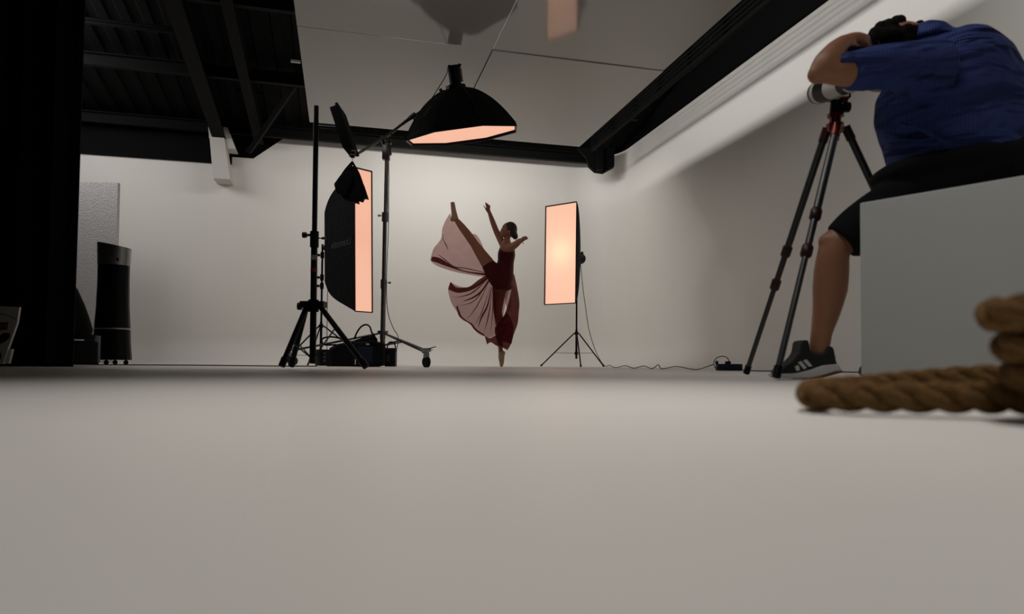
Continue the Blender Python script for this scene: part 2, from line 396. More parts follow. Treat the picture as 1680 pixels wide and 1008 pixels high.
tag(MB().box(P(485, 101, 9.0), (0.12, 0.03, 0.03)).build('sheet_bracket', M['haunch'], smooth=False), 'tiny pale bracket on the left edge of the ceiling sheets', 'bracket')

# ------------------------------------------------------------------ left side
# black curtain
rows = []; n = 80
for zz in (0.0, 1.0, 2.2, 4.9):
    r = []
    for i in range(n + 1):
        s = i / n; px = 120 - 560 * s
        p = G(px + 5 * (zz / 4), 5.0, zz) + FW * (0.05 * math.sin(i * 0.9) + 0.02 * math.sin(i * 2.3)); r.append(p)
    rows.append(r)
tag(MB().grid(rows).build('black_curtain', M['curtain'], solid=0.006), 'tall black curtain hanging along the left edge of the set', 'curtain')
# white textured polystyrene board
p = G(155, 9.5); rz3 = Matrix.Rotation(math.radians(-YAW), 3, 'Z')
tag(MB().box(p + V(-0.10, 0, 1.26), (0.78, 0.06, 2.52), rz3).build('polystyrene_board', M['foam'], smooth=False), 'white textured polystyrene board standing behind the black tower cooler', 'board')
# tower cooler
c = G(183, 7.0)
t = thing('tower_cooler', 'black tower air cooler on casters with a slanted silver top', 'air cooler', c)
def ring_stack(zs, name, mt, seg=28, slant=None):
    rows = []
    for z, r in zs:
        row = []
        for k in range(seg):
            q = 2 * PI * k / seg; zz = z
            x_, y_ = r * math.cos(q), r * 0.85 * math.sin(q)
            if slant is not None and z > slant: zz = z - 0.20 * (x_ + r) * (z - slant) / 0.24
            row.append(c + RH * x_ + FW * y_ + UP * zz)
        row.append(row[0]); rows.append(row)
    return MB().grid(rows)
top = 1.245; bt = 1.02
m = ring_stack([(0.05, 0.0), (0.05, 0.19), (0.08, 0.19), (0.2, 0.178), (0.36, 0.171)], '', None); m.build('base_housing', M['plastic'], t)
ring_stack([(0.36, 0.1715), (0.363, 0.1725), (0.374, 0.1725), (0.376, 0.1715)], '', None).build('trim_band', M['steel'], t)
ring_stack([(0.375, 0.170), (0.6, 0.156), (0.85, 0.150), (1.02, 0.150)], '', None).build('upper_housing', M['plastic'], t)
mm = ring_stack([(1.02, 0.152), (1.03, 0.154), (1.26, 0.161), (1.26, 0.150), (1.2, 0.145)], '', None, slant=1.03); mm.build('slanted_collar', M['steel'], t)
ring_stack([(1.2, 0.146), (1.21, 0.0)], '', None, slant=1.03).build('top_grille', M['plastic'], t)
m = MB().ball(c + RH * 0.105 - FW * 0.117 + UP * 1.07, (0.012, 0.012, 0.016)); m.build('control_button', M['plastic'], t)
for a_ in (-0.17, -0.1, 0.0, 0.09, 0.16):
    q = c + RH * a_ * 1.0 - FW * (0.09 if abs(a_) < 0.15 else 0.02) + UP * 0.025
    MB().ball(q, (0.024, 0.018, 0.0245)).tube(q, q + UP * 0.03, 0.008, 8).build('caster', M['plastic'], t)
# domed black softbox lying behind the curtain edge, on a dark case
c = G(108, 5.7)
t = thing('folded_softbox', 'black domed softbox leaning behind the bottom of the black curtain', 'softbox', c)
prof = [(100, 440), (116, 459), (128, 476), (139, 500), (147, 522), (153, 542), (150, 553)]
rows = []
for px_, py_ in prof:
    row = []
    for k in range(9):
        q = PI * k / 8 - PI / 2
        row.append(P(60 + (px_ - 60) * math.cos(q * 0.98), py_, 5.7 + 0.35 * math.sin(q)))
    rows.append(row)
MB().grid(rows).build('dome', M['curtain'], t, solid=0.01)
MB().loft([P(60 + 93 * math.cos(q * .98), 553, 5.7 + 0.35 * math.sin(q)) for q in [PI * k / 12 - PI / 2 for k in range(13)]], 0.02, 8).build('rim', M['curtain'], t)
c = G(95, 5.7)
tag(MB().box(c + V(0.02, 0, 0.11), (0.42, 0.35, 0.2), rz3).build('equipment_case', M['curtain'], bevel=0.015), 'low black equipment case on the floor under the domed softbox', 'case')
c = G(151, 6.3)
tag(MB().box(c + V(0, 0, 0.15), (0.10, 0.1, 0.25), rz3).build('indigo_canister', M['indigo'], bevel=0.01), 'dull indigo canister squeezed beside the tower cooler', 'canister')
# white printed carton at the far left
c = G(5, 4.3)
t = thing('printed_carton', 'pale printed carton at the far left edge against the black curtain', 'carton', c)
d = 4.3
MB().prism([P(-60, 500, d), P(32, 504, d), P(28, 530, d), P(12, 575, d), P(5, 597.5, d), P(-60, 602, d)], FW * 0.03 - RH * 0.01).build('carton_body', M['card'], t, False)
MB().prism([P(8, 597, d + .02), P(14, 573, d + .02), P(19.5, 573, d + .02), P(14, 597, d + .02)], FW * 0.02).build('side_flap', M['card'], t, False)
m = MB()
m.prism([P(x_, y_, d - .002) for x_, y_ in ((-8, 560), (-2, 552), (5, 547), (16, 547), (16, 554), (8, 561), (-1, 565))], FW * 0.001)
m.build('printed_shape', M['plastic'], t, False); m = MB()
m.prism([P(x_, y_, d - .002) for x_, y_ in ((-6, 580), (1, 579), (2.5, 584), (1, 590), (-6, 592))], FW * 0.001)
m.build('printed_shape', M['plastic'], t, False)
MB().prism([P(x_, y_, d - .002) for x_, y_ in ((-20, 529), (14, 529), (12, 541), (-20, 543))], FW * 0.001).build('printed_band', M['print'], t, False)
m = MB().loft(spline([P(-20, 514, d), P(0, 515, d), (P(14, 518, d)), P(26, 525, d)]), 0.003, 6)
m.build('printed_arc', M['print'], t)
# long dark cable at the wall foot, left
tag(MB().loft(spline([G(-40, 6.4, .006), G(60, 6.35, .006), G(200, 6.5, .006), G(330, 6.6, .006), G(430, 6.4, .006), G(520, 6.6, .006)]), 0.006, 6).build('floor_cable', M['cable']), 'thin black cable along the floor from the tower cooler to the bags', 'cable')

# ------------------------------------------------------------------ stands
def knob(m, p, d, r=0.018, l=0.05):
    d = d.normalized(); m.tube(p, p + d * l, r * 0.45, 8); m.tube(p + d * l, p + d * (l + 0.025), r, 10); return m
# near black tripod stand
t = thing('tripod_stand', 'heavy black tripod stand nearest on the left with red and white tape', 'stand', G(513, 4.6))
c = G(513, 4.6); TP = P(519, 176, 4.6)
def onpole(py): 
    z = P(516, py, 4.6).z; s = z / TP.z; return V(c.x + (TP.x - c.x) * s, c.y + (TP.y - c.y) * s, z)
MB().tube(onpole(597), onpole(385), 0.0215, 16).build('lower_tube', M['metal'], t)
MB().tube(onpole(400), onpole(200), 0.0175, 16).tube(onpole(204), onpole(174), 0.016, 16).build('upper_tube', M['metal'], t)
m = MB().tube(onpole(406), onpole(380), 0.029, 16); knob(m, onpole(386) - RH * 0.02, -RH, 0.02, 0.035); knob(m, onpole(391) + RH * 0.02, RH, 0.009, 0.03)
m.build('clamp_collar', M['plastic'], t)
MB().tube(onpole(427), onpole(419), 0.0225, 16).build('white_tape', M['whitetape'], t)
MB().tube(onpole(447), onpole(440), 0.0225, 16).build('red_tape', M['redtape'], t)
m = MB().tube(onpole(512), onpole(492), 0.035, 16).box(onpole(500), (0.16, 0.09, 0.04), rz3); knob(m, onpole(503) - RH * 0.05, -RH, 0.026, 0.03)
m.build('hub', M['plastic'], t)
for fx, fd in ((462, 4.45), (478, 4.7), (601, 4.45)):
    f = G(fx, fd, 0.02); hb = onpole(503) + (f - onpole(0)).normalized() * 0.0 + RH * (0.045 if fx > 520 else -0.045)
    l = MB().tube(hb, f, 0.018, 12).build('leg', M['metal'], t)
    MB().tube(f + (hb - f).normalized() * 0.06, f, 0.024, 12, 0.022).build('rubber_foot', M['plastic'], l)
    mid = hb.lerp(f, 0.6 if fx < 520 else 0.35); MB().loft([onpole(590 if fx < 520 else 590), mid], [(0.008, 0.004)] * 2, 6).build('brace', M['metal'], t)
# LED panel on an arm of the near stand
c = P(563, 216, 4.65)
t = thing('tilted_lamp', 'thin black light panel tilted at the top of the near tripod stand', 'lamp', c)
ax = (P(575, 254, 4.62) - P(551, 180, 4.68)); L = ax.length; ax.normalize()
sd = ax.cross(FW).normalized()
rot = Matrix((sd, FW, ax)).transposed()
MB().box(c, (0.045, 0.22, L * 0.88), rot).build('lamp_housing', M['curtain'], t, bevel=0.006)
MB().box(c + sd * (0.03 if sd.x > 0 else -0.03), (0.02, 0.24, L * 0.94), rot).build('front_frame', M['curtain'], t, bevel=0.004)
MB().tube(P(519, 207, 4.6), P(553, 210, 4.6), 0.011, 10).build('mounting_arm', M['metal'], t)
m = MB(); knob(m, P(577, 250, 4.5), RH + UP * 0.1, 0.014, 0.0); knob(m, P(573, 256, 4.5), RH, 0.014, 0.01)
m.build('tilt_knob', M['metal'], t)

def simple_stand(t, base, top, hubz, footlist, legr=0.009, poler=0.012, sprz=0.12, mt='metal'):
    MB().tube(base + UP * sprz * 0.6, V(base.x, base.y, hubz + 0.05), poler * 1.25, 12).build('lower_pole', M[mt], t)
    tp = V(*top); MB().tube(V(base.x, base.y, hubz), tp, poler, 12).build('upper_pole', M[mt], t)
    m = MB().tube(V(base.x, base.y, hubz - 0.02), V(base.x, base.y, hubz + 0.02), poler * 2.2, 12); m.build('collar', M['plastic'], t); m = MB().tube(V(base.x, base.y, sprz - 0.02), V(base.x, base.y, sprz + 0.02), poler * 2, 12)
    m.build('collar', M['plastic'], t)
    for f in footlist:
        hb = V(base.x, base.y, hubz) + (V(f.x, f.y, hubz) - V(base.x, base.y, hubz)).normalized() * 0.03
        l = MB().tube(hb, f, legr, 10).build('leg', M[mt], t)
        MB().tube(f + (hb - f).normalized() * 0.03, f, legr * 1.4, 10).build('rubber_foot', M['plastic'], l)
        tt = (hubz - sprz) / (hubz - f.z) ; mid = hb.lerp(f, min(0.8, (hubz - sprz + 0.0) / (hubz)))
        MB().loft([V(base.x, base.y, sprz), mid], [(0.005, 0.003)] * 2, 6).build('brace', M[mt], t)

def softbox(name, label, c, n, wid, hgt, dep, lit, curve, tilt=0.0, back=0.35, lip=0.012):
    """strip softbox: c centre of the lit face, n horizontal outward normal"""
    t = thing(name, label, 'softbox', V(c.x, c.y, c.z - hgt / 2))
    n = n.normalized(); e = UP.cross(n).normalized()
    up = (UP + e * tilt).normalized()
    def ringpts(w_, h_, off): return [c - n * off + e * (sx * w_ / 2) + up * (sz * h_ / 2) for sx, sz in ((-1, -1), (1, -1), (1, 1), (-1, 1))]
    rows = []; N = 12
    for i in range(N + 1):
        a = i / N; off = -lip + (dep + lip) * (1 - math.cos(a * PI / 2)) if curve else -lip + (dep + lip) * a
        if curve: hh = hgt * (0.30 + 0.70 * math.cos(a * PI / 2) ** 0.9); ww = wid * (1 - (1 - back) * (off + lip) / dep)
        else: hh = hgt * (1 - 0.80 * a ** 1.6); ww = wid * (1 - (1 - back) * a ** 1.3)
        if curve: off = -lip + (dep + lip) * math.sin(a * PI / 2); tq = math.sin(a * PI / 2)
        if curve: ww = wid * (1 - (1 - back) * max(0, off) / dep); hh = hgt * (1 - 2 * (0.155 * tq + 0.09 * tq ** 8))
        r = ringpts(ww, hh, off); rows.append(r + [r[0]])
    if curve:
        pass
    m = MB().grid(rows); 
    sh = m.build('shell', M['cloth'], t, solid=0.004)
    r = ringpts(wid * 0.985, hgt * 0.995, 0.0); MB().grid([[r[0], r[1]], [r[3], r[2]]]).build('diffuser', lit, t, False)
    m = MB(); rr = ringpts(wid, hgt, -lip)
    for i in range(4): m.tube(rr[i], rr[(i + 1) % 4], 0.006, 8)
    m.build('rim_seam', M['plastic'], t)
    bk = rows[-1][:4]; MB().add(bk, [(0, 1, 2, 3)]).build('back_panel', M['cloth'], t, False)
    return t, n, e, up
def text_mesh(body, origin, xd, yd, size, parent, name='lettering', mt='logo'):
    cu = bpy.data.curves.new('txt', 'FONT'); cu.body = body; cu.size = size; cu.extrude = 0.0008
    o = bpy.data.objects.new('txt', cu); COL.objects.link(o)
    me = bpy.data.meshes.new_from_object(o.evaluated_get(bpy.context.evaluated_depsgraph_get()))
    bpy.data.objects.remove(o)
    nd = xd.cross(yd).normalized(); m = MB()
    m.add([origin + xd * v.co.x + yd * v.co.y + nd * v.co.z for v in me.vertices], [tuple(p.vertices) for p in me.polygons])
    return m.build(name, M[mt], parent, False)

# left strip softbox
SD = 7.5
cL = P(595.5, 395, SD); nL = (RH * 0.72 - FW * 0.69)
t, n, e, up = softbox('strip_softbox', 'tall black strip softbox on the left, lit face turned toward the dancer', cL, nL, 0.225, 1.57, 0.70, M['lit'], True, tilt=-0.022, back=0.5)
# side facing the camera: find which side
sgn = -1 if (e * -1).dot(-FW) > e.dot(-FW) else 1
side = e * sgn
def sidept(off, z):
    ww = 0.225 * (1 - 0.5 * max(0, off) / 0.64); return cL - n * off + side * (ww / 2 + 0.004) + UP * z
xd = (sidept(0.5, 0) - sidept(0.03, 0)).normalized()
text_mesh('Litemotiv', sidept(0.06, -0.045), xd, UP, 0.125, t)
MB().loft([sidept(0.05, -0.085), sidept(0.18, -0.085)], [(0.004, 0.002)] * 2, 4).build('printed_line', M['logo'], t)
m = MB().loft([sidept(0.36, -0.09), sidept(0.56, -0.10)], [(0.004, 0.002)] * 2, 4)
m.build('printed_line', M['logo'], t)
# its stand
bp = G(526, 8.0); pk = P(527, 380, 8.0)
t = thing('light_stand', 'thin black light stand behind the left strip softbox', 'stand', bp)
simple_stand(t, bp, V(bp.x, bp.y, P(527, 400, 8.0).z), P(527, 535, 8.0).z, [bp + RH * 0.62 + FW * 0.1, bp - RH * 0.32 - FW * 0.45, bp - RH * 0.30 + FW * 0.5])
for py_ in (418, 455, 469):
    m = MB(); q = V(bp.x, bp.y, P(527, py_, 8).z); m.tube(q - UP * 0.035, q + UP * 0.035, 0.022, 12); knob(m, q - RH * 0.01, -RH, 0.016, 0.02); m.build('clamp', M['plastic'], t)
# flash head on the left stand
hc = cL - n * 0.70
t = thing('flash_head', 'black flash head behind the left strip softbox', 'lamp', hc)
MB().tube(cL - n * 0.705, cL - n * 0.75, 0.045, 16).build('housing', M['plastic'], t)
MB().loft(spline([hc - UP * .07 - n * 0.05, hc - UP * 0.3 - n * .03, hc - UP * 0.4 + n * .05, hc - UP * 0.55 - n * .01, V(hc.x, hc.y, 0.03)]), 0.004, 6).build('cord', M['cable'], t)

# right strip softbox
SR = 9.0
cR_ = P(920, 417, SR); nR = (-RH * 0.60 - FW * 0.80)
t, n, e, up = softbox('strip_softbox', 'lit strip softbox on a black stand to the right of the dancer', cR_, nR, 0.485, 1.32, 0.30, M['lit2'], False, tilt=0.008, back=0.5)
lp = bpy.data.lights.new('modelling_lamp', 'POINT'); lp.energy = 3.2; lp.color = (1, 0.72, 0.42); lp.shadow_soft_size = 0.04
lo = bpy.data.objects.new('modelling_lamp', lp); COL.objects.link(lo); lo.location = cR_ - n * 0.23 + UP * 0.03
hb = cR_ - n * 0.31 + e * 0.0
bp = V(hb.x, hb.y, 0) ; bp = G(945.5, (hb - V(0, 0, CAM_H)).dot(FW) - 0.02)
th = thing('flash_head', 'small black flash head on the back of the right softbox', 'lamp', hb)
MB().tube(hb, hb - n * 0.20, 0.075, 16).tube(hb - n * 0.20, hb - n * 0.215, 0.07, 16).build('housing', M['plastic'], th)
MB().box(hb - n * 0.10 - UP * 0.085, (0.04, 0.05, 0.06)).build('tilt_bracket', M['metal'], th, False)
MB().box(hb - n * 0.2 + UP * 0.02, (0.03, 0.12, 0.14)).build('rear_plate', M['plastic'], th, False)
ts = thing('light_stand', 'slim black tripod stand carrying the lit softbox right of the dancer', 'stand', bp)
dd = (bp).dot(FW)
simple_stand(ts, bp, V(bp.x, bp.y, hb.z - 0.06), P(945, 547, dd).z, [G(887, dd - 0.05, 0.01), G(991, dd - 0.1, 0.01), G(953, dd - 0.35, 0.01)], 0.009, 0.012, P(945, 580, dd).z)
# its cable, running to the socket block
cb = hb - n * 0.19 - UP * 0.06; dc = dd
path = [cb, P(956, 470, dc), P(960, 500, dc), P(966, 540, dc), P(975, 570, dc), P(984, 590, dc), G(993, 8.6, 0.02), G(1000, 8.3, 0.03), G(1010, 8.0, 0.006), G(1026, 7.6, 0.03), G(1040, 7.4, 0.006), G(1056, 7.2, 0.03), G(1070, 7.0, 0.006), G(1080, 6.9, 0.045), G(1086, 6.9, 0.006), G(1110, 6.6, 0.03), G(1140, 6.2, 0.006), G(1158, 6.0, 0.03), G(1170, 5.95, 0.055)]
tag(MB().loft(spline(path), 0.0045, 6).build('power_cord', M['cable']), 'thin wavy cord from the right flash head to the floor socket block', 'cord')
c = G(1196, 5.85)
t = thing('socket_block', 'dark blue socket block on the floor between the dancer and the camera tripod', 'socket block', c)
MB().box(c + UP * 0.031, (0.208, 0.08, 0.058), rz3).build('housing', M['blue'], t, bevel=0.006)
MB().box(c + UP * 0.07 - RH * 0.01, (0.042, 0.04, 0.025), rz3).build('plug', M['plastic'], t, bevel=0.004)
MB().box(c + UP * 0.07 - RH * 0.105, (0.02, 0.03, 0.03), rz3).build('switch', M['plastic'], t, bevel=0.004)
MB().loft(spline([c + UP * 0.075, c + UP * 0.105 - RH * 0.01, c + UP * 0.125 - RH * 0.05, c + UP * 0.11 - RH * 0.105, c + UP * 0.07 - RH * 0.13, c + UP * 0.03 - RH * 0.12, c + UP * 0.01 - RH * 0.10]), 0.004, 6).build('looped_cord', M['cable'], t)
tag(MB().loft(spline([c + RH * 0.1 + UP * 0.01, G(1235, 5.6, .005), G(1300, 5.3, .005), G(1380, 5.2, .005), G(1440, 5.0, .005), G(1600, 5, .005)]), 0.005, 6).build('floor_cable', M['cable']), 'thin black cable running right from the blue socket block behind the shoe', 'cable')

# ------------------------------------------------------------------ boom stand with octagonal softbox
BD = 7.2
bp = G(627, BD); pv = P(634, 232, BD)
t = thing('boom_stand', 'chromed boom stand on casters holding the octagonal softbox overhead', 'boom stand', bp)
def bpole(py):
    z = P(630, py, BD).z; s = z / pv.z; return V(bp.x + (pv.x - bp.x) * s, bp.y + (pv.y - bp.y) * s, z)
MB().tube(bpole(585), bpole(462), 0.026, 14).build('lower_column', M['chrome'], t)
MB().tube(bpole(470), bpole(355), 0.022, 14).build('middle_column', M['chrome'], t)
MB().tube(bpole(360), bpole(240), 0.015, 14).tube(bpole(360) + RH * 0.024, bpole(262) + RH * 0.018, 0.007, 8).build('upper_column', M['chrome'], t)
for py_, k in ((468, 1), (358, -1)):
    m = MB().tube(bpole(py_ + 6), bpole(py_ - 9), 0.034, 14); knob(m, bpole(py_ - 4), RH * k, 0.012, 0.05); m.build('locking_collar', M['chrome'], t)
m = MB().box(bpole(250), (0.075, 0.07, 0.16), rz3).ball(bpole(234), (0.055, 0.05, 0.05)).tube(bpole(262) , bpole(228), 0.026, 12)
m.tube(bpole(255) + RH * 0.045, bpole(238) + RH * 0.045, 0.014, 8); knob(m, bpole(228) - RH * 0.01, -RH + UP * 0.4, 0.02, 0.03)
m.build('pivot_clamp', M['chrome'], t, bevel=0.006)
clampp = P(728, 158, 7.25); tail = P(579, 257, 7.0)
MB().loft([tail, P(634, 224, BD), P(672, 194, 7.22)], 0.0145, 12).build('boom_tube', M['chrome'], t)
MB().loft([P(668, 197, 7.22), clampp], 0.0105, 12).build('boom_extension', M['chrome'], t)
m = MB().loft([P(671, 195, 7.21), P(681, 187, 7.23)], 0.022, 12); knob(m, P(678, 191, 7.2), -UP + RH * 0.3, 0.01, 0.02); m.build('boom_collar', M['chrome'], t)
m = MB().ball(P(728, 155, 7.25), (0.05, 0.04, 0.045)).tube(P(722, 158, 7.25), P(742, 150, 7.25), 0.028, 12); knob(m, P(726, 154, 7.2), UP - RH * 0.5, 0.018, 0.03); knob(m, P(718, 162, 7.2), -RH + UP * .2, 0.012, 0.015)
m.build('tilt_head', M['chrome'], t)
m = MB().tube(P(723, 168, 7.15), P(703, 200, 7.15), 0.007, 8).tube(P(706, 195, 7.15), P(701, 203, 7.15), 0.013, 8); m.build('handle_rod', M['metal'], t)
m = MB().tube(bpole(549), bpole(543), 0.055, 16).tube(bpole(556), bpole(543), 0.03, 14).tube(bpole(584), bpole(560), 0.026, 14); m.build('base_hub', M['chrome'], t)
c1 = G(697, 6.5, 0.17)
vec = (V(c1.x, c1.y, 0) - bp).normalized(); Ld = (V(c1.x, c1.y, 0) - bp).length
for k in range(3):
    dv = Matrix.Rotation(2 * PI * k / 3, 3, 'Z') @ vec
    hb_ = bpole(548) + dv * 0.05; en = bp + dv * Ld + UP * 0.17
    l = MB().loft([hb_, en], [(0.014, 0.011)] * 2, 8).build('leg', M['metal'], t)
    MB().loft([bpole(567) + dv * 0.03, hb_.lerp(en, 0.42)], [(0.011, 0.008)] * 2, 8).build('brace', M['metal'], l)
    cc = en + dv * 0.03
    MB().box(cc - UP * 0.0, (0.08, 0.05, 0.035)).box(cc - UP * 0.05, (0.05, 0.035, 0.05)).build('caster_fork', M['steel'], l, bevel=0.005)
    sd_ = dv.cross(UP)
    MB().tube(cc - UP * 0.115 - sd_ * 0.016, cc - UP * 0.115 + sd_ * 0.016, 0.052, 20).build('wheel', M['plastic'], l)
    MB().loft([cc + UP * 0.005, cc + dv * 0.05 + RH * 0.06 + UP * 0.03], [(0.016, 0.006), (0.01, 0.004)], 8).build('brake_lever', M['metal'], l)

# octagonal softbox
OC = P(758.5, 219.5, 7.25); up_a = (UP * 1 - RH * 0.14 - FW * 0.20).normalized()
e1 = (RH - up_a * RH.dot(up_a)).normalized(); e2 = up_a.cross(e1).normalized()
t = thing('octagonal_softbox', 'large black octagonal softbox hung over the dancer with glowing underside', 'softbox', OC)
RO = 0.622
def oct_ring(r, h, seg=8): return [OC + up_a * h + (e1 * math.cos(q) + e2 * math.sin(q)) * r for q in [2 * PI * (k + 0.5) / seg for k in range(seg)]]
pr = [(1.0, -0.025), (0.99, 0.01)] + [(v.x, v.y) for v in spline([(0.99, 0.01, 0), (0.88, 0.11, 0), (0.76, 0.205, 0), (0.63, 0.29, 0), (0.48, 0.365, 0), (0.32, 0.425, 0), (0.17, 0.455, 0), (0.15, 0.47, 0)], 2)[1:]]
rows = [(lambda q: q + [q[0]])(oct_ring(RO * r_, h_)) for r_, h_ in pr]
o = MB().grid(rows).build('shell', M['cloth'], t, smooth=True, solid=0.004)
q = oct_ring(RO * 0.975, 0.0); MB().add(q, [tuple(range(8))]).build('diffuser', M['lit'], t, False)
q = oct_ring(RO * 1.0, -0.025); MB().loft(q, 0.007, 6, closed=True).build('rim_seam', M['plastic'], t)
m = MB()
for k in range(8): m.loft([rows[i][k] for i in range(len(rows))], 0.005, 6)
m.build('rib', M['plastic'], t)
MB().tube(OC + up_a * 0.45, OC + up_a * 0.49, 0.105, 20).build('speed_ring', M['metal'], t)
fc = min(range(8), key=lambda k: (rows[5][k] + rows[5][k + 1]).dot(RH * 0.8 + FW))
A0 = rows[4][fc].lerp(rows[4][fc + 1], 0.5); A1 = rows[11][fc].lerp(rows[11][fc + 1], 0.5)
xd_ = (A1 - A0).normalized(); yd_ = (rows[4][fc + 1] - rows[4][fc]).normalized(); yd_ = (yd_ - xd_ * yd_.dot(xd_)).normalized()
if xd_.cross(yd_).dot(A0 - OC) > 0: nn_ = xd_.cross(yd_)
else: nn_ = yd_.cross(xd_)
text_mesh('Litemotiv', A0 + nn_.normalized() * 0.02 - yd_ * 0.02, xd_, yd_, 0.075, t)
t2 = thing('flash_head', 'black flash head pointing down on top of the octagonal softbox', 'lamp', OC + up_a * 0.48)
m = MB().tube(OC + up_a * 0.47, OC + up_a * 0.68, 0.060, 18); m.build('housing', M['plastic'], t2)
m = MB().tube(OC + up_a * 0.66 - e1 * 0.055, OC + up_a * 0.70 - e1 * 0.03, 0.016, 8).loft([OC + up_a * 0.66 + e1 * 0.05, OC + up_a * 0.70 + e1 * 0.075], 0.017, 8).box(OC + up_a * 0.685, (0.1, 0.03, 0.025), Matrix((e1, e2, up_a)).transposed())
m.build('rear_handle', M['plastic'], t2)
MB().loft([OC + up_a * 0.52 + e1 * 0.064, OC + up_a * 0.66 + e1 * 0.064], [(0.01, 0.02)] * 2, 8).build('side_rail', M['chrome'], t2)
tag(MB().loft(spline([OC + up_a * 0.70 - e1 * 0.05, P(733, 121, 7.25), P(722, 140, 7.2), P(704, 168, 7.2), P(690, 186, 7.2), P(664, 203, 7.2), P(640, 225, 7.15), P(638, 300, 7.15), P(637, 380, 7.15), P(634, 460, 7.1), P(636, 510, 7.05), P(645, 538, 7.0), P(653, 552, 7.0), P(652, 568, 7.0), P(646, 590, 7.0), G(640, 7.0, 0.01)]), 0.0045, 6).build('power_cord', M['cable']), 'thin black cord from the overhead flash head down the boom column', 'cord')

# sand bag on the tail of the boom
c = tail
t = thing('counterweight_bag', 'black saddle sandbag hanging from the low end of the boom arm', 'sandbag', P(578, 300, 7.0))
MB().loft(spline([tail, P(578, 263, 7.0), P(579, 268, 7.0)]), 0.004, 6).build('hook', M['steel'], t)
m = MB()
for a_, b_, c_ in ((P(578, 266, 7.0), P(566, 280, 6.98), P(553, 300, 6.97)), (P(578, 266, 7.0), P(588, 284, 6.98), P(594, 300, 6.97)), (P(578, 268, 7.0), P(570, 285, 6.96), P(562, 296, 6.95))):
    m.loft(spline([a_, b_, c_]), [(0.006, 0.012)] * 17, 6)
m.build('strap', M['cloth'], t)
def slab(outline, d, th, wob=0.015):
    m = MB(); cx = sum(p[0] for p in outline) / len(outline); cy = sum(p[1] for p in outline) / len(outline)
    rows = []
    for s_, dd_ in ((1.0, 0), (0.96, -th * 0.35), (0.75, -th * 0.5), (0.4, -th * 0.5), (0.02, -th * 0.5)):
        rows.append([P(cx + (x_ - cx) * s_, cy + (y_ - cy) * s_, d + dd_) for x_, y_ in outline]); rows[-1].append(rows[-1][0])
    m.grid(rows)
    rows = [[v + FW * (2 * (d - (v - V(0, 0, CAM_H)).dot(cF))) for v in r] for r in rows]
    m.grid(rows); return m
slab([(574, 271), (584, 274), (590, 288), (597, 304), (604, 326), (597, 325), (594, 331), (587, 329), (588, 334), (580, 332), (572, 331), (564, 327), (556, 318), (553, 303), (562, 286)], 7.0, 0.10).build('filled_pouch', M['cloth'], t)
slab([(570, 280), (580, 283), (576, 300), (566, 318), (552, 318), (548, 302), (558, 288)], 6.92, 0.08).build('side_pouch', M['cloth'], t)

# ------------------------------------------------------------------ bags on the floor
c = G(578, 7.3)
t = thing('duffel_bag', 'large black soft equipment bag with raised carry handle under the left softbox', 'bag', c)
m = MB(); bd = 7.3
prof = [(536, 602), (536, 585), (541, 571), (552, 565), (568, 562), (590, 556), (606, 550), (613, 548), (619, 556), (622, 575), (624, 602)]
rows = []
for k, (s_, dz) in enumerate(((0.9, -0.16), (1.0, -0.12), (1.0, 0.12), (0.9, 0.16))):
    rows.append([P(580 + (x_ - 580) * s_, 602 + (y_ - 602) * (s_ ** 1), bd + dz) for x_, y_ in prof])
m.grid(rows); m.add(rows[0], [tuple(range(len(prof)))]); m.add(rows[-1], [tuple(range(len(prof)))])
m.build('bag_body', M['cloth'], t)
MB().loft(spline([P(581, 557, 7.15), P(586, 545, 7.15), P(593, 536, 7.15), P(601, 533, 7.15), P(607, 537, 7.15), P(610, 546, 7.15), P(615, 551, 7.15)]), (0.009), 8).build('carry_handle', M['cloth'], t)
MB().loft(spline([P(552, 566, 7.1), P(533, 566, 7.1), P(528, 560, 7.1), P(531, 555, 7.1), P(545, 553, 7.1), P(560, 556, 7.1)]), 0.009, 8).build('side_strap', M['cloth'], t)
c = G(606, 6.8)
t = thing('camera_bag', 'black gear bag with dark blue panel at the foot of the boom stand', 'bag', c)
m = MB().box(c + UP * 0.13, (0.30, 0.16, 0.24), rz3); m.build('bag_body', M['cloth'], t, bevel=0.03)
MB().box(c + UP * 0.12 - FW * 0.085 - RH * 0.02, (0.15, 0.012, 0.15), rz3).build('blue_pocket', M['blue'], t, bevel=0.005)
MB().loft(spline([c + UP * 0.02 + RH * 0.10 - FW * 0.09, c + UP * 0.15 + RH * 0.12 - FW * 0.09, c + UP * 0.24 + RH * 0.07 - FW * 0.09, c + UP * 0.25 + RH * 0.0 - FW * 0.09]), 0.012, 8).build('strap', M['cloth'], t)
MB().box(c + UP * 0.225 + RH * 0.0 - FW * 0.085, (0.035, 0.01, 0.02), rz3).build('buckle', M['whitetape'], t, False)
MB().box(c + UP * 0.05 - RH * 0.12 - FW * 0.085, (0.008, 0.006, 0.05), rz3).build('white_tag', M['shoew'], t, False)
c = G(641, 7.0)
t = thing('battery_pack', 'dark battery pack standing right behind the boom column', 'battery pack', c)
MB().box(c + UP * 0.10, (0.11, 0.12, 0.19), rz3).build('case', M['plastic'], t, bevel=0.01)
MB().box(c + UP * 0.09 - FW * 0.062 - RH * 0.02, (0.04, 0.006, 0.08), rz3).build('front_plate', M['chrome'], t, False)
MB().loft(spline([c + UP * 0.19 - RH * 0.04, c + UP * 0.25 - RH * 0.02, c + UP * 0.25 + RH * 0.03, c + UP * 0.19 + RH * 0.05]), 0.007, 8).build('handle', M['plastic'], t)
c = G(531, 6.7)
t = thing('control_box', 'small dark control box with dials beside the soft black bag', 'control box', c)
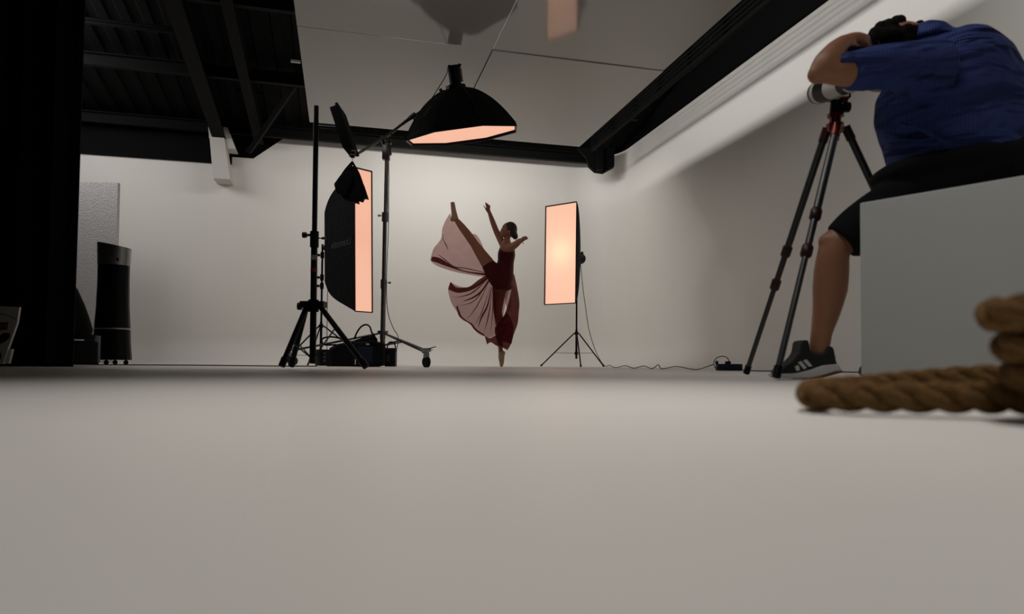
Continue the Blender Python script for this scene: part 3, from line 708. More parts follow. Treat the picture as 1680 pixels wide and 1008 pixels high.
MB().box(c + UP * 0.09, (0.13, 0.12, 0.16), Matrix.Rotation(0.5, 3, 'Z')).build('case', M['plastic'], t, bevel=0.01)
for k in range(3):
    MB().tube(c + UP * (0.06 + 0.035 * k) - FW * 0.06 + RH * 0.03, c + UP * (0.06 + 0.035 * k) - FW * 0.085 + RH * 0.03, 0.012, 10).build('dial', M['chrome'], t)

# ------------------------------------------------------------------ dancer
DD = 8.4
def D(px, py, dz=0.0): return P(px, py, DD + dz)
AX = (RH, FW, UP)
base = G(822.5, DD)
dn = thing('person', 'dancer in a deep red sheer dress on pointe with one leg kicked high', 'person', base)
b = MB()
b.loft([D(823, 470), D(822, 460), D(827, 444), D(829.5, 430), D(830.5, 418), D(831, 408), D(831, 401)],
       [(0.09, 0.10), (0.115, 0.14), (0.105, 0.125), (0.085, 0.10), (0.095, 0.12), (0.092, 0.13), (0.06, 0.10)], 20, ref=FW, cap_round=True)
b.loft([D(831, 404), D(832, 396), D(833, 388)], [(0.045, 0.045), (0.036, 0.036), (0.034, 0.036)], 14, ref=FW, cap_round=True)
# head, facing left
b.ball(D(834.5, 377.5), (0.088, 0.074, 0.094), AX)
b.ball(D(829, 381), (0.062, 0.055, 0.070), AX); b.ball(D(826, 386), (0.036, 0.034, 0.028), AX)
b.loft([D(824.3, 377), D(821.6, 381.5), D(823.2, 383)], [(0.011, 0.010), (0.018, 0.014), (0.010, 0.011)], 8, ref=FW, cap_round=True)
b.ball(D(823.0, 384.6), (0.012, 0.02, 0.007), AX); b.ball(D(823.2, 386.2), (0.011, 0.017, 0.006), AX)
b.ball(D(835.5, 380.5, -0.075), (0.012, 0.008, 0.022), AX)
# raised far arm
def arm(pts, rad): b.loft(spline(pts, 4), [r for i in range(len(rad) - 1) for r in [(lambda u: rad[i] + (rad[i + 1] - rad[i]) * u)(k / 4) for k in range(4)]] + [rad[-1]], 12, ref=FW, cap_round=True)
arm([D(827, 404, 0.10), D(821, 393, 0.13), D(814, 379, 0.15), D(807.5, 362, 0.14), D(803, 349, 0.12)], [0.052, 0.043, 0.037, 0.033, 0.022])
def hand(w_, pal, dirs, fr=0.0078, s=1.0):
    """w_ wrist, pal palm end; dirs list of finger point lists"""
    b.loft([w_, w_.lerp(pal, 0.5), pal], [(0.022 * s, 0.018 * s), (0.030 * s, 0.016 * s), (0.036 * s, 0.014 * s)], 12, ref=FW, cap_round=True)
    for f in dirs: b.loft(f, [fr * 1.1, fr, fr * 0.95, fr * 0.8][:len(f)], 8, cap_round=True)
hand(D(803, 350, 0.12), D(800, 343, 0.12), [
    [D(797.8, 344, 0.12), D(795.5, 341, 0.12), D(793.4, 337.5, 0.12)],
    [D(799, 342, 0.10), D(797.6, 338, 0.10), D(796.8, 333, 0.09)],
    [D(800.4, 341.5, 0.12), D(799.6, 337, 0.12), D(797.4, 332.6, 0.11)],
    [D(801.8, 342, 0.13), D(801.8, 338, 0.13), D(800, 334.5, 0.13)],
    [D(803, 343.5, 0.14), D(803.8, 340, 0.14), D(803.5, 336.8, 0.14)]], s=0.9)
# near arm reaching right and toward the viewer
arm([D(829, 406, -0.12), D(836, 407, -0.19), D(845, 402, -0.30), D(851, 397, -0.38), D(856, 394, -0.44)], [0.058, 0.052, 0.042, 0.036, 0.024])
hand(D(855.5, 394.5, -0.44), D(859.5, 391.5, -0.48), [
    [D(857, 395.5, -0.46), D(857.5, 398.5, -0.47), D(859, 400.5, -0.48)],
    [D(860, 393.0, -0.48), D(863, 392.8, -0.50), D(865, 392.6, -0.51)],
    [D(861, 391.5, -0.50), D(864, 390.9, -0.53), D(866, 391.4, -0.54)],
    [D(860.5, 390.5, -0.52), D(863, 389.2, -0.55), D(865.0, 389.4, -0.56)],
    [D(859.5, 390, -0.54), D(861.5, 388.2, -0.57), D(863.2, 388.0, -0.58)]], s=0.85)
# kicked leg (near) and standing leg
def leg(pts, rad): b.loft(spline(pts, 4), [r for i in range(len(rad) - 1) for r in [rad[i] + (rad[i + 1] - rad[i]) * k / 4 for k in range(4)]] + [rad[-1]], 16, ref=FW, cap_round=True)
leg([D(818, 458, -0.06), D(804, 438, -0.08), D(790, 418, -0.10), D(778.5, 401, -0.11), D(768, 386, -0.12), D(758, 373, -0.12), D(749.5, 362, -0.12)], [0.105, 0.085, 0.068, 0.052, 0.050, 0.044, 0.030])
leg([D(820, 462, 0.06), D(819, 480, 0.06), D(817.5, 496, 0.06), D(817, 512, 0.05), D(819.5, 528, 0.05), D(820.5, 545, 0.05), D(820.6, 560, 0.04), D(821.2, 573, 0.03)], [0.10, 0.082, 0.068, 0.052, 0.050, 0.044, 0.036, 0.028])
# feet inside the shoes
b.loft([D(749.5, 362, -.12), D(745, 355, -.12), D(744, 345, -.12), D(742.6, 336, -.12)], [0.030, 0.034, 0.026, 0.016], 12, ref=FW, cap_round=True)
b.loft([D(821.2, 573, .03), D(822, 582, .02), D(822.3, 592, .0), D(822.4, 599, 0)], [0.028, 0.033, 0.028, 0.016], 12, ref=FW, cap_round=True)
b.build('body', M['skind'], dn, remesh=0.0075, smoothit=2)
# eyes are closed brows only: small dark lids
MB().ball(D(824.3, 378.2, -0.038), (0.006, 0.011, 0.004), AX).ball(D(824.3, 378.2, 0.038), (0.006, 0.011, 0.004), AX).build('eye', M['hair'], dn)
h = MB().ball(D(837.3, 376.2), (0.086, 0.083, 0.092), AX).ball(D(840, 381), (0.058, 0.078, 0.055), AX).ball(D(845.3, 388.0), (0.036, 0.04, 0.042), AX).ball(D(842, 384), (0.05, 0.06, 0.045), AX)
h.build('hair', M['hair'], dn, remesh=0.009)
s = MB()
s.loft([D(742.3, 331.8, -.12), D(743.3, 339, -.12), D(744.6, 348, -.12), D(745.8, 356, -.12), D(748, 361, -.12)], [(0.026, 0.026), (0.029, 0.028), (0.033, 0.036), (0.041, 0.037), (0.036, 0.036)], 14, ref=FW, cap_round=False)
s.ball(D(742.5, 359.5, -.12), (0.030, 0.028, 0.034), AX)
s.build('pointe_shoe', M['pointe'], dn, remesh=0.008)
s = MB()
s.loft([D(822.6, 602.2, 0), D(823, 595, 0), D(822.6, 586, .01), D(822.3, 578, .02)], [(0.019, 0.019), (0.030, 0.028), (0.040, 0.035), (0.033, 0.033)], 14, ref=FW)
s.ball(D(825.6, 580, .02), (0.026, 0.028, 0.034), AX)
s.build('pointe_shoe', M['pointe'], dn, remesh=0.008)
# bodice with short hip skirt
s = MB()
s.loft([D(829, 402.5), D(831.2, 409), D(831, 418), D(829.8, 430), D(827, 444), D(824.0, 456), D(823.5, 464), D(826, 473), D(826, 476)],
       [(0.055, 0.075), (0.100, 0.125), (0.108, 0.128), (0.100, 0.108), (0.12, 0.132), (0.145, 0.155), (0.135, 0.16), (0.118, 0.165), (0.09, 0.13)], 24, ref=FW)
s.loft([D(818, 458, -0.06), D(806, 441, -0.08), D(803, 437.5, -.085)], [(0.118, 0.115), (0.100, 0.099), (0.089, 0.091)], 16, ref=FW, cap_round=True)
s.build('bodice', M['bodice'], dn, remesh=0.009)
MB().loft([D(829.5, 405, -0.09), D(828.5, 400, -0.06), D(830, 397.5, -.045), D(834, 397.5, -.045)], [(0.012, 0.008)] * 4, 8, ref=FW).loft([D(829.5, 405, 0.09), D(828.5, 400, 0.06), D(834, 398, .045)], [(0.012, 0.008)] * 3, 8, ref=FW).build('neck_strap', M['bodice'], dn)
# chiffon skirt
def interp(pl, s):
    n_ = len(pl) - 1; i = min(int(s * n_), n_ - 1); u = s * n_ - i
    return tuple(pl[i][k] + (pl[i + 1][k] - pl[i][k]) * u for k in range(2))
def smoothpl(pl, n=10):
    q = spline([Vector((a, b_, 0)) for a, b_ in pl], n); return [(v.x, v.y) for v in q]
def cloth(name, inner, outer, mt, d0, d1, ripple, freq, nu=90, nv=24, sag=None, layer2=0.0, lab=None, hemamp=0.0):
    inner = smoothpl(inner); outer = smoothpl(outer); rows = []
    for j in range(nv + 1):
        v = j / nv; row = []
        for i in range(nu + 1):
            s_ = i / nu; a_ = interp(inner, s_); o_ = interp(outer, s_)
            x_ = a_[0] + (o_[0] - a_[0]) * v; y_ = a_[1] + (o_[1] - a_[1]) * v
            if sag: y_ += sag(s_) * 4 * v * (1 - v)
            dz = d0 + (d1 - d0) * v + ripple * (0.25 + 0.75 * v) * (math.sin(2 * PI * freq * (s_ + 0.05 * math.sin(5 * v + 3 * s_))) + 0.35 * math.sin(2 * PI * freq * 2.3 * s_ + 2 * v))
            row.append(D(x_, y_, dz))
        rows.append(row)
    o = MB().grid(rows).build(name, M[mt], dn)
    for m_ in list(o.modifiers): o.modifiers.remove(m_)
    return o
cloth('skirt_panel', [(739.5, 354), (748, 366), (757, 379), (768, 395), (779, 412), (790, 430), (800, 449)],
      [(738.4, 350), (731, 362), (725.5, 376), (724.5, 388), (721, 396), (711.5, 408), (707.5, 420), (706.7, 428), (718, 437), (745, 446), (770, 451), (790, 454), (801, 454)], 'chiffon', -0.10, -0.05, 0.035, 5)
# rolled lower fold of the upper panel
cloth('skirt_fold', [(709, 421), (722, 424), (742, 436), (765, 445), (801, 449)], [(707, 428.5), (716, 431), (738, 439), (765, 447), (801, 453)], 'chiffon2', -0.12, -0.09, 0.008, 3, 60, 6)
cloth('skirt_fold', [(719, 417), (732, 427), (745, 437), (765, 440), (800, 448)], [(719, 418), (732, 429), (745, 438.5), (765, 441.5), (800, 449)], 'chiffon2', -0.11, -0.11, 0.0, 3, 40, 2)
cloth('skirt_fold', [(725.5, 384), (727, 394), (731, 402), (735, 411)], [(726.3, 384), (728, 394), (732.5, 401.5), (735.5, 411)], 'chiffon2', -0.11, -0.11, 0.0, 3, 30, 2)
# cloth showing above the kicked leg
cloth('skirt_panel', [(772, 384), (780, 398), (788, 410), (797, 421)], [(775, 384), (782, 386), (790, 399), (797, 418)], 'chiffon', 0.0, 0.02, 0.01, 2, 30, 6)
# lower panel
outer = [(739, 462.5), (735.2, 474), (737, 486), (741, 498), (749, 511), (753, 519), (760, 526), (771, 531), (778, 541), (787, 549), (798, 553), (806, 554), (812, 550)]
cloth('skirt_panel', [(801, 452), (803, 456), (806, 461), (809, 468), (812, 480), (814, 500)], outer, 'chiffon', -0.05, 0.08, 0.05, 7, 120, 26, sag=lambda s_: 14 * (1 - s_) ** 3)
cloth('skirt_fold', [(800, 450), (785, 459.5), (771, 470), (758, 472.5), (748, 471.5), (742, 466), (739, 462.5)], [(804, 454), (788, 468), (773, 476.5), (760, 480), (750, 480.5), (742, 478), (735.3, 475)], 'chiffon2', -0.06, -0.03, 0.012, 3, 60, 8)
cloth('skirt_fold', [(803, 456), (790, 476), (776, 487), (760, 494)], [(805, 457), (792, 478), (777, 489.5), (760, 495)], 'chiffon2', -0.06, -0.05, 0.0, 3, 40, 2)
cloth('skirt_fold', [(806, 470), (799, 500), (789, 520), (784, 538)], [(807, 472), (800.5, 503), (791, 522), (784.5, 538)], 'chiffon2', -0.04, -0.03, 0.0, 3, 40, 2)
cloth('skirt_fold', [(748, 504), (751, 512), (754, 520), (765, 528), (772, 533), (780, 543), (795, 552)], [(751, 502), (754, 511), (757, 518.5), (766, 526.5), (774, 531), (782, 540.5), (795, 549.5)], 'chiffon2', 0.02, 0.02, 0.01, 5, 50, 4)
for (ax_, ay_), (bx_, by_), (cx_, cy_), w__ in (((803, 455), (772, 481), (741, 489), 1.5), ((803, 457), (778, 493), (745, 503), 1.0), ((804, 458), (783, 500), (764, 527), 1.1), ((806, 464), (790, 512), (776, 538), 0.9), ((808, 472), (801, 516), (793, 549), 1.4), ((809, 480), (807, 520), (804, 552), 1.2)):
    cloth('skirt_fold', [(ax_, ay_), (bx_, by_), (cx_, cy_)], [(ax_ + 0.3, ay_ + 0.2), (bx_ + w__, by_ + w__), (cx_, cy_)], 'chiffon2', -0.05, -0.05, 0.004, 2, 30, 2)
# hem gathered at the shin
cloth('skirt_hem', [(795, 551), (804, 555), (812, 551), (818, 548)], [(799, 565.5), (805, 562), (812, 566), (817, 569)], 'chiffon2', -0.10, -0.12, 0.02, 3, 40, 8)
# back drape
cloth('skirt_train', [(836, 455), (839, 470), (836, 490), (829, 513), (822, 527), (816, 543), (814, 556)], [(843.5, 450), (848, 470), (852, 495), (851, 515), (849, 532), (843, 549), (839, 565)], 'chiffon2', -0.02, 0.06, 0.03, 4, 80, 20)
cloth('skirt_train', [(834, 456), (834, 470), (829, 482), (829, 495), (832, 508)], [(839, 456), (839, 470), (838, 482), (838, 495), (836, 512)], 'chiffon', 0.0, 0.04, 0.03, 3, 40, 8)
cloth('skirt_train', [(812, 538), (812, 548), (815, 558), (817, 566)], [(832, 512), (842, 535), (839, 562), (832.5, 575)], 'chiffon2', -0.11, -0.08, 0.02, 5, 50, 14)
cloth('skirt_train', [(808, 461), (808, 500), (811, 525), (812, 548)], [(838, 461), (829, 500), (826, 520), (830, 545)], 'chiffon', -0.18, -0.10, 0.01, 4, 40, 14)

# ------------------------------------------------------------------ white box seat
P1 = G(1412, 2.3); ud = (RH * 0.64 - FW * 0.77).normalized(); nd = (RH * 0.77 + FW * 0.64).normalized()
zb = P(1412, 331, 2.3).z
Wb, Db = 0.95, 0.62
rotb = Matrix((ud, nd, UP)).transposed()
tag(MB().box(P1 + ud * Wb / 2 + nd * Db / 2 + UP * zb / 2, (Wb, Db, zb), rotb).build('posing_box', M['boxw'], smooth=True, bevel=0.006), 'large white box the photographer is sitting on', 'box')

# ------------------------------------------------------------------ photographer
MD = 2.7
base = P1 + ud * 0.35 + nd * 0.3; base = V(base.x, base.y, 0)
mn = thing('person', 'man in blue pinstriped shirt and dark shorts bent over a camera', 'person', base)
b = MB()
def seq(pts, rad, seg=18, n=4):
    rr = []
    rad = [(r, r) if not isinstance(r, tuple) else r for r in rad]
    for i in range(len(rad) - 1):
        for k in range(n): rr.append(tuple(rad[i][q] + (rad[i + 1][q] - rad[i][q]) * k / n for q in range(2)))
    rr.append(rad[-1]); return spline(pts, n), rr, seg
def bl(m, pts, rad, seg=18, cap=True):
    p_, r_, s_ = seq(pts, rad, seg); m.loft(p_, r_, s_, ref=FW, cap_round=cap)
T = [(P(1606, 300, 2.68), (0.20, 0.17)), (P(1592, 262, 2.68), (0.225, 0.18)), (P(1572, 215, 2.68), (0.26, 0.19)), (P(1560, 165, 2.68), (0.265, 0.21)), (P(1548, 128, 2.68), (0.19, 0.20)), (P(1532, 104, 2.68), (0.10, 0.13))]
bl(b, [p for p, r in T], [r for p, r in T], 24)
bl(b, [P(1525, 100, 2.7), P(1505, 85, 2.7), P(1490, 75, 2.7)], [0.062, 0.060, 0.06])      # neck
b.ball(P(1480, 72, 2.72), (0.105, 0.08, 0.085), AX)
b.ball(P(1462, 84, 2.72), (0.07, 0.062, 0.072), AX)
b.ball(P(1446, 92, 2.72), (0.025, 0.02, 0.02), AX)
b.ball(P(1490, 84, 2.63), (0.018, 0.012, 0.032), AX)
# near arm
bl(b, [P(1520, 108, 2.50), P(1470, 112, 2.46), P(1425, 118, 2.43), P(1375, 118, 2.42), P(1348, 116, 2.42)], [0.075, 0.062, 0.054, 0.047, 0.040])
bl(b, [P(1349, 116, 2.42), P(1356, 104, 2.42), P(1370, 86, 2.44), P(1384, 72, 2.46), P(1395, 67, 2.47)], [0.044, 0.046, 0.041, 0.031, 0.024])
b.ball(P(1341, 122, 2.42), (0.034, 0.036, 0.034), AX)
# near hand on the top of the camera
bl(b, [P(1394, 66, 2.47), P(1402, 65, 2.48), P(1411, 67, 2.49)], [(0.026, 0.022), (0.024, 0.036), (0.020, 0.040)])
for k, (x2, y2, x3, y3, dz) in enumerate(((1421, 70, 1427, 78, -0.032), (1423, 69, 1430, 76, -0.010), (1422, 68, 1429, 75, 0.012), (1419, 68, 1426, 74, 0.034))):
    b.loft([P(1410, 67, 2.49 + dz), P(x2, y2, 2.49 + dz), P(x3, y3, 2.49 + dz)], [0.011, 0.010, 0.009], 10, cap_round=True)
b.loft([P(1398, 70, 2.45), P(1403, 76, 2.44), P(1410, 80, 2.44)], [0.013, 0.011, 0.010], 10, cap_round=True)
# far arm supporting the camera
bl(b, [P(1520, 112, 2.88), P(1478, 125, 2.95), P(1442, 135, 2.96), P(1428, 130, 2.86), P(1418, 118, 2.72)], [0.07, 0.055, 0.042, 0.038, 0.028])
bl(b, [P(1418, 118, 2.72), P(1412, 112, 2.68), P(1408, 108, 2.65)], [(0.028, 0.022), (0.03, 0.03), (0.02, 0.036)])
for k in range(4):
    dz = -0.03 + 0.02 * k; b.loft([P(1408, 109, 2.64 + dz), P(1402, 105, 2.63 + dz), P(1401, 99, 2.62 + dz)], [0.010, 0.0095, 0.008], 8, cap_round=True)
b.loft([P(1414, 112, 2.62), P(1416, 104, 2.60), P(1413, 98, 2.59)], [0.012, 0.011, 0.009], 8, cap_round=True)
# near leg
KN = P(1371, 404, 2.68)
bl(b, [P(1590, 300, 2.62), P(1520, 325, 2.64), P(1440, 362, 2.66), P(1385, 392, 2.68)], [(0.12, 0.12), (0.095, 0.10), (0.078, 0.085), (0.062, 0.066)])
bl(b, [P(1374, 398, 2.68), P(1367, 418, 2.68), P(1364, 445, 2.69), P(1361.5, 475, 2.70), P(1356, 510, 2.70), P(1348, 545, 2.70), P(1344, 575, 2.70)], [(0.060, 0.062), (0.059, 0.060), (0.0655, 0.062), (0.066, 0.062), (0.053, 0.052), (0.040, 0.042), (0.037, 0.040)])
b.ball(P(1361, 396, 2.68), (0.042, 0.045, 0.035), AX)
bl(b, [P(1345, 575, 2.70), P(1348, 592, 2.70), P(1325, 606, 2.71), P(1300, 611, 2.72)], [0.034, 0.036, 0.030, 0.022])
# far leg, behind the box
bl(b, [P(1590, 300, 2.85), P(1530, 335, 2.98), P(1478, 372, 3.08)], [(0.11, 0.11), (0.09, 0.09), (0.062, 0.064)])
bl(b, [P(1478, 375, 3.08), P(1478, 450, 3.10), P(1480, 520, 3.08), P(1482, 575, 3.06)], [0.06, 0.06, 0.045, 0.036])
bl(b, [P(1482, 578, 3.06), P(1480, 598, 3.07), P(1450, 610, 3.10)], [0.034, 0.034, 0.024])
b.build('body', M['skin'], mn, remesh=0.0085, smoothit=3)
# hair: ring of curls with a thin crown
h = MB(); random.seed(3)
for k in range(150):
    q = random.uniform(-0.15 * PI, 1.12 * PI); el = random.uniform(-1, 1)
    x_ = 1479 + 50 * math.cos(q); y_ = 70 - 36 * math.sin(q) * math.cos(el * 1.2); dz = 0.075 * math.sin(el * 1.35)
    if 1478 < x_ < 1506 and y_ < 45: continue
    if x_ < 1440 and y_ > 78: continue
    h.ball(P(x_, y_, 2.71 + dz), random.uniform(0.015, 0.026), AX, 8, 6)
h.ball(P(1476, 74, 2.71), (0.104, 0.082, 0.070), AX); h.ball(P(1455, 68, 2.71), (0.062, 0.075, 0.055), AX)
h.build('hair', M['hairg'], mn, remesh=0.007, smoothit=1)
# shirt
s = MB()
TS = [(P(1600, 278, 2.68), (0.225, 0.20)), (P(1580, 262, 2.68), (0.262, 0.21)), (P(1572, 238, 2.68), (0.27, 0.21)), (P(1568, 208, 2.68), (0.285, 0.21)), (P(1557, 165, 2.68), (0.283, 0.225)), (P(1545, 122, 2.68), (0.24, 0.235)), (P(1533, 92, 2.68), (0.165, 0.215)), (P(1524, 78, 2.68), (0.085, 0.12))]
bl(s, [p for p, r in TS], [r for p, r in TS], 28)
bl(s, [P(1535, 110, 2.52), P(1490, 110, 2.47), P(1450, 110, 2.44), P(1418, 114, 2.43), P(1392, 118, 2.42)], [(0.10, 0.10), (0.088, 0.09), (0.078, 0.08), (0.073, 0.075), (0.064, 0.070)], 20, cap=False)
bl(s, [P(1385, 101, 2.41), P(1379, 105, 2.41)], [(0.028, 0.05), (0.018, 0.045)], 14)
bl(s, [P(1412, 130, 2.42), P(1417, 139, 2.42)], [(0.045, 0.05), (0.018, 0.03)], 14)
bl(s, [P(1530, 112, 2.86), P(1490, 122, 2.93), P(1462, 130, 2.96)], [0.09, 0.075, 0.068], 18, cap=False)
# folds as raised ridges
for pts_, r_ in ((((1462, 168, 2.53), (1500, 156, 2.47), (1550, 152, 2.465), (1590, 152, 2.48)), 0.014), (((1480, 205, 2.53), (1510, 212, 2.495), (1540, 228, 2.485), (1560, 240, 2.51)), 0.011),
                 (((1450, 99, 2.385), (1480, 108, 2.39), (1530, 120, 2.44), (1580, 130, 2.49)), 0.012), (((1435, 128, 2.385), (1460, 120, 2.385), (1495, 122, 2.40)), 0.012)):
    s.loft(spline([P(*q) for q in pts_], 5), r_, 10, cap_round=True)
s.build('shirt', M['shirt'], mn, remesh=0.009, smoothit=7)
# shorts
s = MB()
bl(s, [P(1625, 285, 2.66), P(1590, 283, 2.64), P(1545, 300, 2.62), P(1500, 322, 2.63), P(1450, 348, 2.65), P(1410, 375, 2.66), P(1383, 398, 2.67)], [(0.15, 0.19), (0.155, 0.19), (0.135, 0.13), (0.105, 0.12), (0.098, 0.11), (0.092, 0.10), (0.082, 0.09)], 22, cap=False)
s.loft([P(1480, 285, 2.66), P(1560, 272, 2.66), P(1640, 275, 2.66)], [(0.05, 0.16), (0.10, 0.20), (0.12, 0.2)], 20, ref=FW, cap_round=True)
bl(s, [P(1600, 295, 2.80), P(1540, 330, 2.96), P(1490, 366, 3.06)], [(0.14, 0.13), (0.11, 0.11), (0.08, 0.085)], 20, cap=False)
s.build('shorts', M['shorts'], mn, remesh=0.010, smoothit=4)
def sh(d): 
    sh_ = MB().prism([P(x_, y_, d) for x_, y_ in ((1278, 614), (1281, 606), (1287, 601.5), (1298, 595), (1306, 588), (1313, 578), (1315, 563), (1319, 558), (1327, 558), (1329, 566), (1330, 576), (1338, 581), (1350, 581), (1357, 576), (1359, 569), (1365, 568), (1369, 572), (1374, 598), (1350, 602), (1330, 609), (1300, 614.5))], FW * 0.092)
    return sh_.build('shoe', M['shoeb'], mn, remesh=0.0045, smoothit=8)
so = sh(2.65)
MB().prism([P(x_, y_, 2.645) for x_, y_ in ((1275, 614), (1278, 620.5), (1300, 622), (1330, 622), (1348, 620), (1381, 612), (1383, 609), (1377, 599), (1374, 597.5), (1350, 600), (1330, 607), (1305, 613))], FW * 0.102).build('sole', M['shoew'], so, bevel=0.008)
MB().prism([P(x_, y_, 2.643) for x_, y_ in ((1300, 622), (1330, 622.3), (1348, 620.4), (1383, 611.4), (1383, 608.6), (1372, 609), (1350, 615.5), (1330, 620), (1300, 621))], FW * 0.106).build('heel_tread', M['rope'], so, bevel=0.002)
for q in (((1304.5, 602), (1310, 599.5), (1312.8, 607.5), (1307, 609)), ((1309.5, 595), (1315, 593), (1324, 604), (1319, 606)), ((1318, 592), (1323.5, 590), (1333, 601), (1327.5, 602))):
    MB().prism([P(x_, y_, 2.645) for x_, y_ in q], FW * 0.02).build('side_stripe', M['shoew'], so, False)
m = MB()
for k in range(4): m.loft([P(1300 + 4 * k, 594 - 5.5 * k, 2.66), P(1299 + 4 * k, 592.5 - 5.5 * k, 2.70), P(1300 + 4 * k, 594 - 5.5 * k, 2.74)], 0.004, 6)
m.build('lace', M['shoeb'], so)
MB().prism([P(x_, y_, 3.0) for x_, y_ in ((1425, 612), (1430, 600), (1460, 580), (1500, 580), (1505, 600), (1500, 616), (1430, 618))], FW * 0.1).build('shoe', M['shoeb'], mn, remesh=0.006)

# ------------------------------------------------------------------ camera tripod and camera
TD = 2.95
crown = P(1370, 212, TD)
t = thing('camera_tripod', 'dark carbon camera tripod with red anodised joints in front of the seated man', 'tripod', V(crown.x, crown.y, 0))
foot = [G(1225, 3.5, 0.02), G(1274, 2.55, 0.02), G(1578, 2.95, 0.02)]
hips = [crown + (RH * -0.028 + FW * 0.02), crown + (RH * -0.006 - FW * 0.03), crown + (RH * 0.05 - UP * 0.0)]
MB().tube(crown - UP * 0.05, P(1371, 186, TD), 0.016, 14).build('centre_column', M['carbon'], t)
m = MB().tube(crown - UP * 0.012, crown + UP * 0.022, 0.036, 18)
m.loft([crown + RH * 0.02, crown + RH * 0.055], [(0.012, 0.014)] * 2, 8); m.build('crown', M['red'], t)
m = MB().tube(P(1371, 192, TD), P(1371, 187, TD), 0.034, 18).tube(P(1370.5, 203, TD), P(1370.5, 190, TD), 0.024, 14); m.build('collar_ring', M['red'], t)
m = MB().tube(P(1371, 187, TD), P(1372, 172, TD), 0.025, 16).ball(P(1372, 168, TD), 0.024)
knob(m, P(1376, 176, TD - 0.01), RH, 0.022, 0.02); m.build('ball_head', M['plastic'], t)
m = MB(); knob(m, P(1380, 163, TD - 0.02), RH, 0.014, 0.0); m.build('red_knob', M['red'], t)
MB().box(P(1374, 160, TD), (0.09, 0.06, 0.022), rz3).build('quick_release_plate', M['plastic'], t, bevel=0.004)
for k in range(3):
    a, f = hips[k], foot[k]
    v = f - a
    js = [0.0, 0.36, 0.66, 1.0] if k == 0 else ([0.0, 0.385, 0.535, 1.0] if k == 1 else [0, 0.36, 0.6, 1])
    if k == 0: js = [0.0, 0.46, 0.60, 1.0]
    l = MB().tube(a, a + v * js[1], 0.0165, 12).build('leg', M['carbon'], t)
    MB().tube(a + v * js[1], a + v * js[2], 0.0145, 12).build('middle_section', M['carbon'], l)
    MB().tube(a + v * js[2], f, 0.0125, 12).build('lower_section', M['carbon'], l)
    for j in js[1:3]:
        MB().loft([a + v * (j - 0.022), a + v * (j - 0.016), a + v * (j + 0.016), a + v * (j + 0.022)], [0.019, 0.023, 0.023, 0.018], 14).build('twist_lock', M['bronze'], l)
    MB().tube(a - v.normalized() * 0.012, a + v.normalized() * 0.05, 0.020, 12).build('hip_joint', M['red'] if k == 1 else M['bronze'], l)
    MB().tube(f - v.normalized() * 0.035, f + v.normalized() * 0.008, 0.0165, 12).build('rubber_foot', M['plastic'], l)

t = thing('camera', 'black camera with long white telephoto lens on the tripod', 'camera', P(1380, 150, 2.9))
A, B = P(1341, 152.5, 3.0), P(1420, 128, 2.62)
ld = (B - A).normalized(); LL = (B - A).length
def lat(s): return A + (B - A) * s
MB().loft([lat(0), lat(0.03), lat(0.05)], [0.047, 0.049, 0.049], 28).build('lens_hood_rim', M['plastic'], t)
MB().loft([lat(0.05), lat(0.13)], [0.0485, 0.0485], 28).build('front_ring', M['white'], t)
MB().loft([lat(0.13), lat(0.34)], [0.0495, 0.047], 28).build('focus_grip', M['plastic'], t)
MB().loft([lat(0.34), lat(0.42), lat(0.60)], [0.046, 0.043, 0.040], 28).build('lens_barrel', M['white'], t)
MB().loft([lat(0.60), lat(0.72)], [0.041, 0.041], 28).build('zoom_grip', M['plastic'], t)
MB().loft([lat(0.72), lat(0.95)], [0.040, 0.036], 28).build('rear_barrel', M['white'], t)
MB().loft([lat(0.001), lat(0.02)], [0.040, 0.040], 28).build('front_glass', M['metal'], t)
q = lat(0.55); MB().tube(q, P(1373, 160, 2.94), 0.014, 10).box(P(1373, 158, 2.93), (0.08, 0.05, 0.014), rz3).build('tripod_collar', M['white'], t)
bc = P(1413, 104, 2.60)
MB().box(bc, (0.075, 0.14, 0.12), rz3).ball(bc + UP * 0.062, (0.03, 0.035, 0.028)).build('camera_body', M['plastic'], t, bevel=0.01)
MB().ball(P(1402, 85, 2.40), 0.0035).build('indicator_light', M['led'], t)
MB().box(P(1404, 85, 2.43), (0.06, 0.035, 0.028), rz3).build('flash_trigger', M['plastic'], t, bevel=0.004)

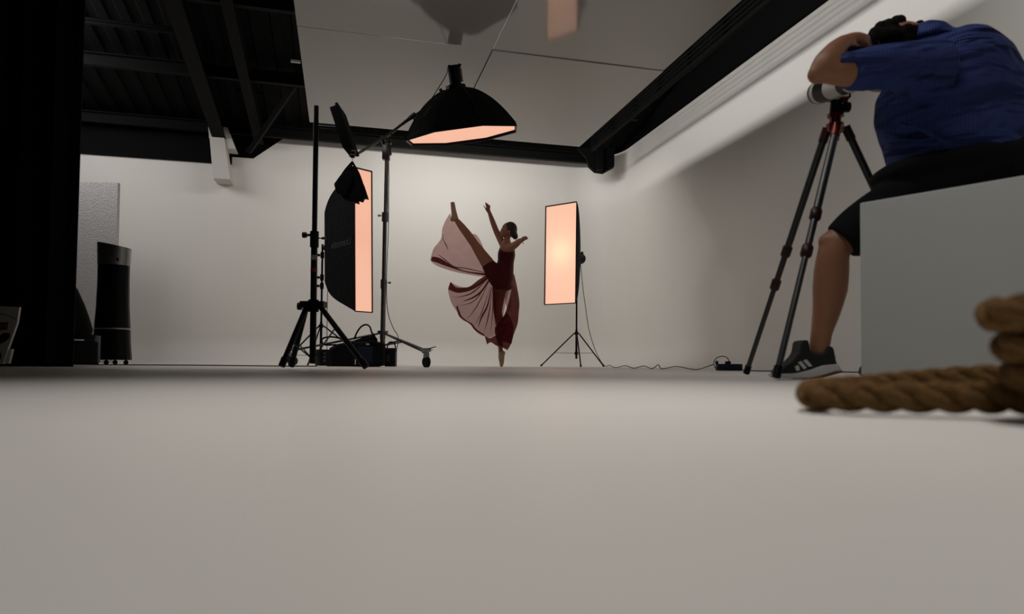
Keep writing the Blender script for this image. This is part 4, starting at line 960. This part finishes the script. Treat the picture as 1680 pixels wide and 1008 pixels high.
# ------------------------------------------------------------------ rope
def rope(pts, R, label, pitch=0.11, n=14):
    path = spline(pts, n)
    # arc length resample
    res = [path[0]]; acc = 0; step = 0.006
    for i in range(1, len(path)):
        a, b_ = path[i - 1], path[i]; L_ = (b_ - a).length; pos = step - acc
        while pos <= L_: res.append(a.lerp(b_, pos / L_)); pos += step
        acc = L_ - (pos - step)
    m = MB(); prev = None; fr = []
    for i, p_ in enumerate(res):
        tt = (res[min(i + 1, len(res) - 1)] - res[max(i - 1, 0)]).normalized()
        if prev is None: prev = tt.cross(UP).normalized()
        a = (prev - tt * prev.dot(tt)).normalized(); fr.append((a, tt.cross(a).normalized())); prev = a
    for k in range(3):
        sp = []
        for i, p_ in enumerate(res):
            q = 2 * PI * (i * step / pitch + k / 3); sp.append(p_ + (fr[i][0] * math.cos(q) + fr[i][1] * math.sin(q)) * R * 0.52)
        m.loft(sp, R * 0.52, 12, cap_round=True)
    return tag(m.build('thick_rope', M['rope']), label, 'rope')
rope([P(1950, 506, .72), P(1820, 504, .70), P(1720, 508, .695), P(1655, 513, .70), P(1632, 517, .74), P(1655, 519, .785), P(1740, 522, .83), P(1850, 545, .90), P(1870, 590, .96), P(1800, 622, .98), P(1700, 617, .98), P(1600, 620, 1.0), P(1500, 628, 1.0), P(1420, 636, .98), P(1365, 641, .94), P(1333, 645, .90), P(1340, 649, .85), P(1400, 651, .82), P(1480, 652.5, .80), P(1580, 653, .78), P(1700, 655, .77), P(1850, 660, .76)], 0.0185, 'thick twisted brown rope looped on the floor at the right edge')
rope([P(1950, 558, .74), P(1800, 560, .715), P(1720, 562, .705), P(1675, 566, .715), P(1657, 569, .75), P(1678, 571, .79), P(1760, 576, .84), P(1860, 600, .86)], 0.0185, 'short upper turn of brown rope stacked on the loop at the right edge')
rope([P(1900, 606, .74), P(1780, 607, .71), P(1710, 609, .71), P(1682, 612, .73), P(1672, 614, .765), P(1695, 615, .80), P(1800, 618, .84), P(1880, 625, .84)], 0.0185, 'shaded turn of brown rope low at the right edge')
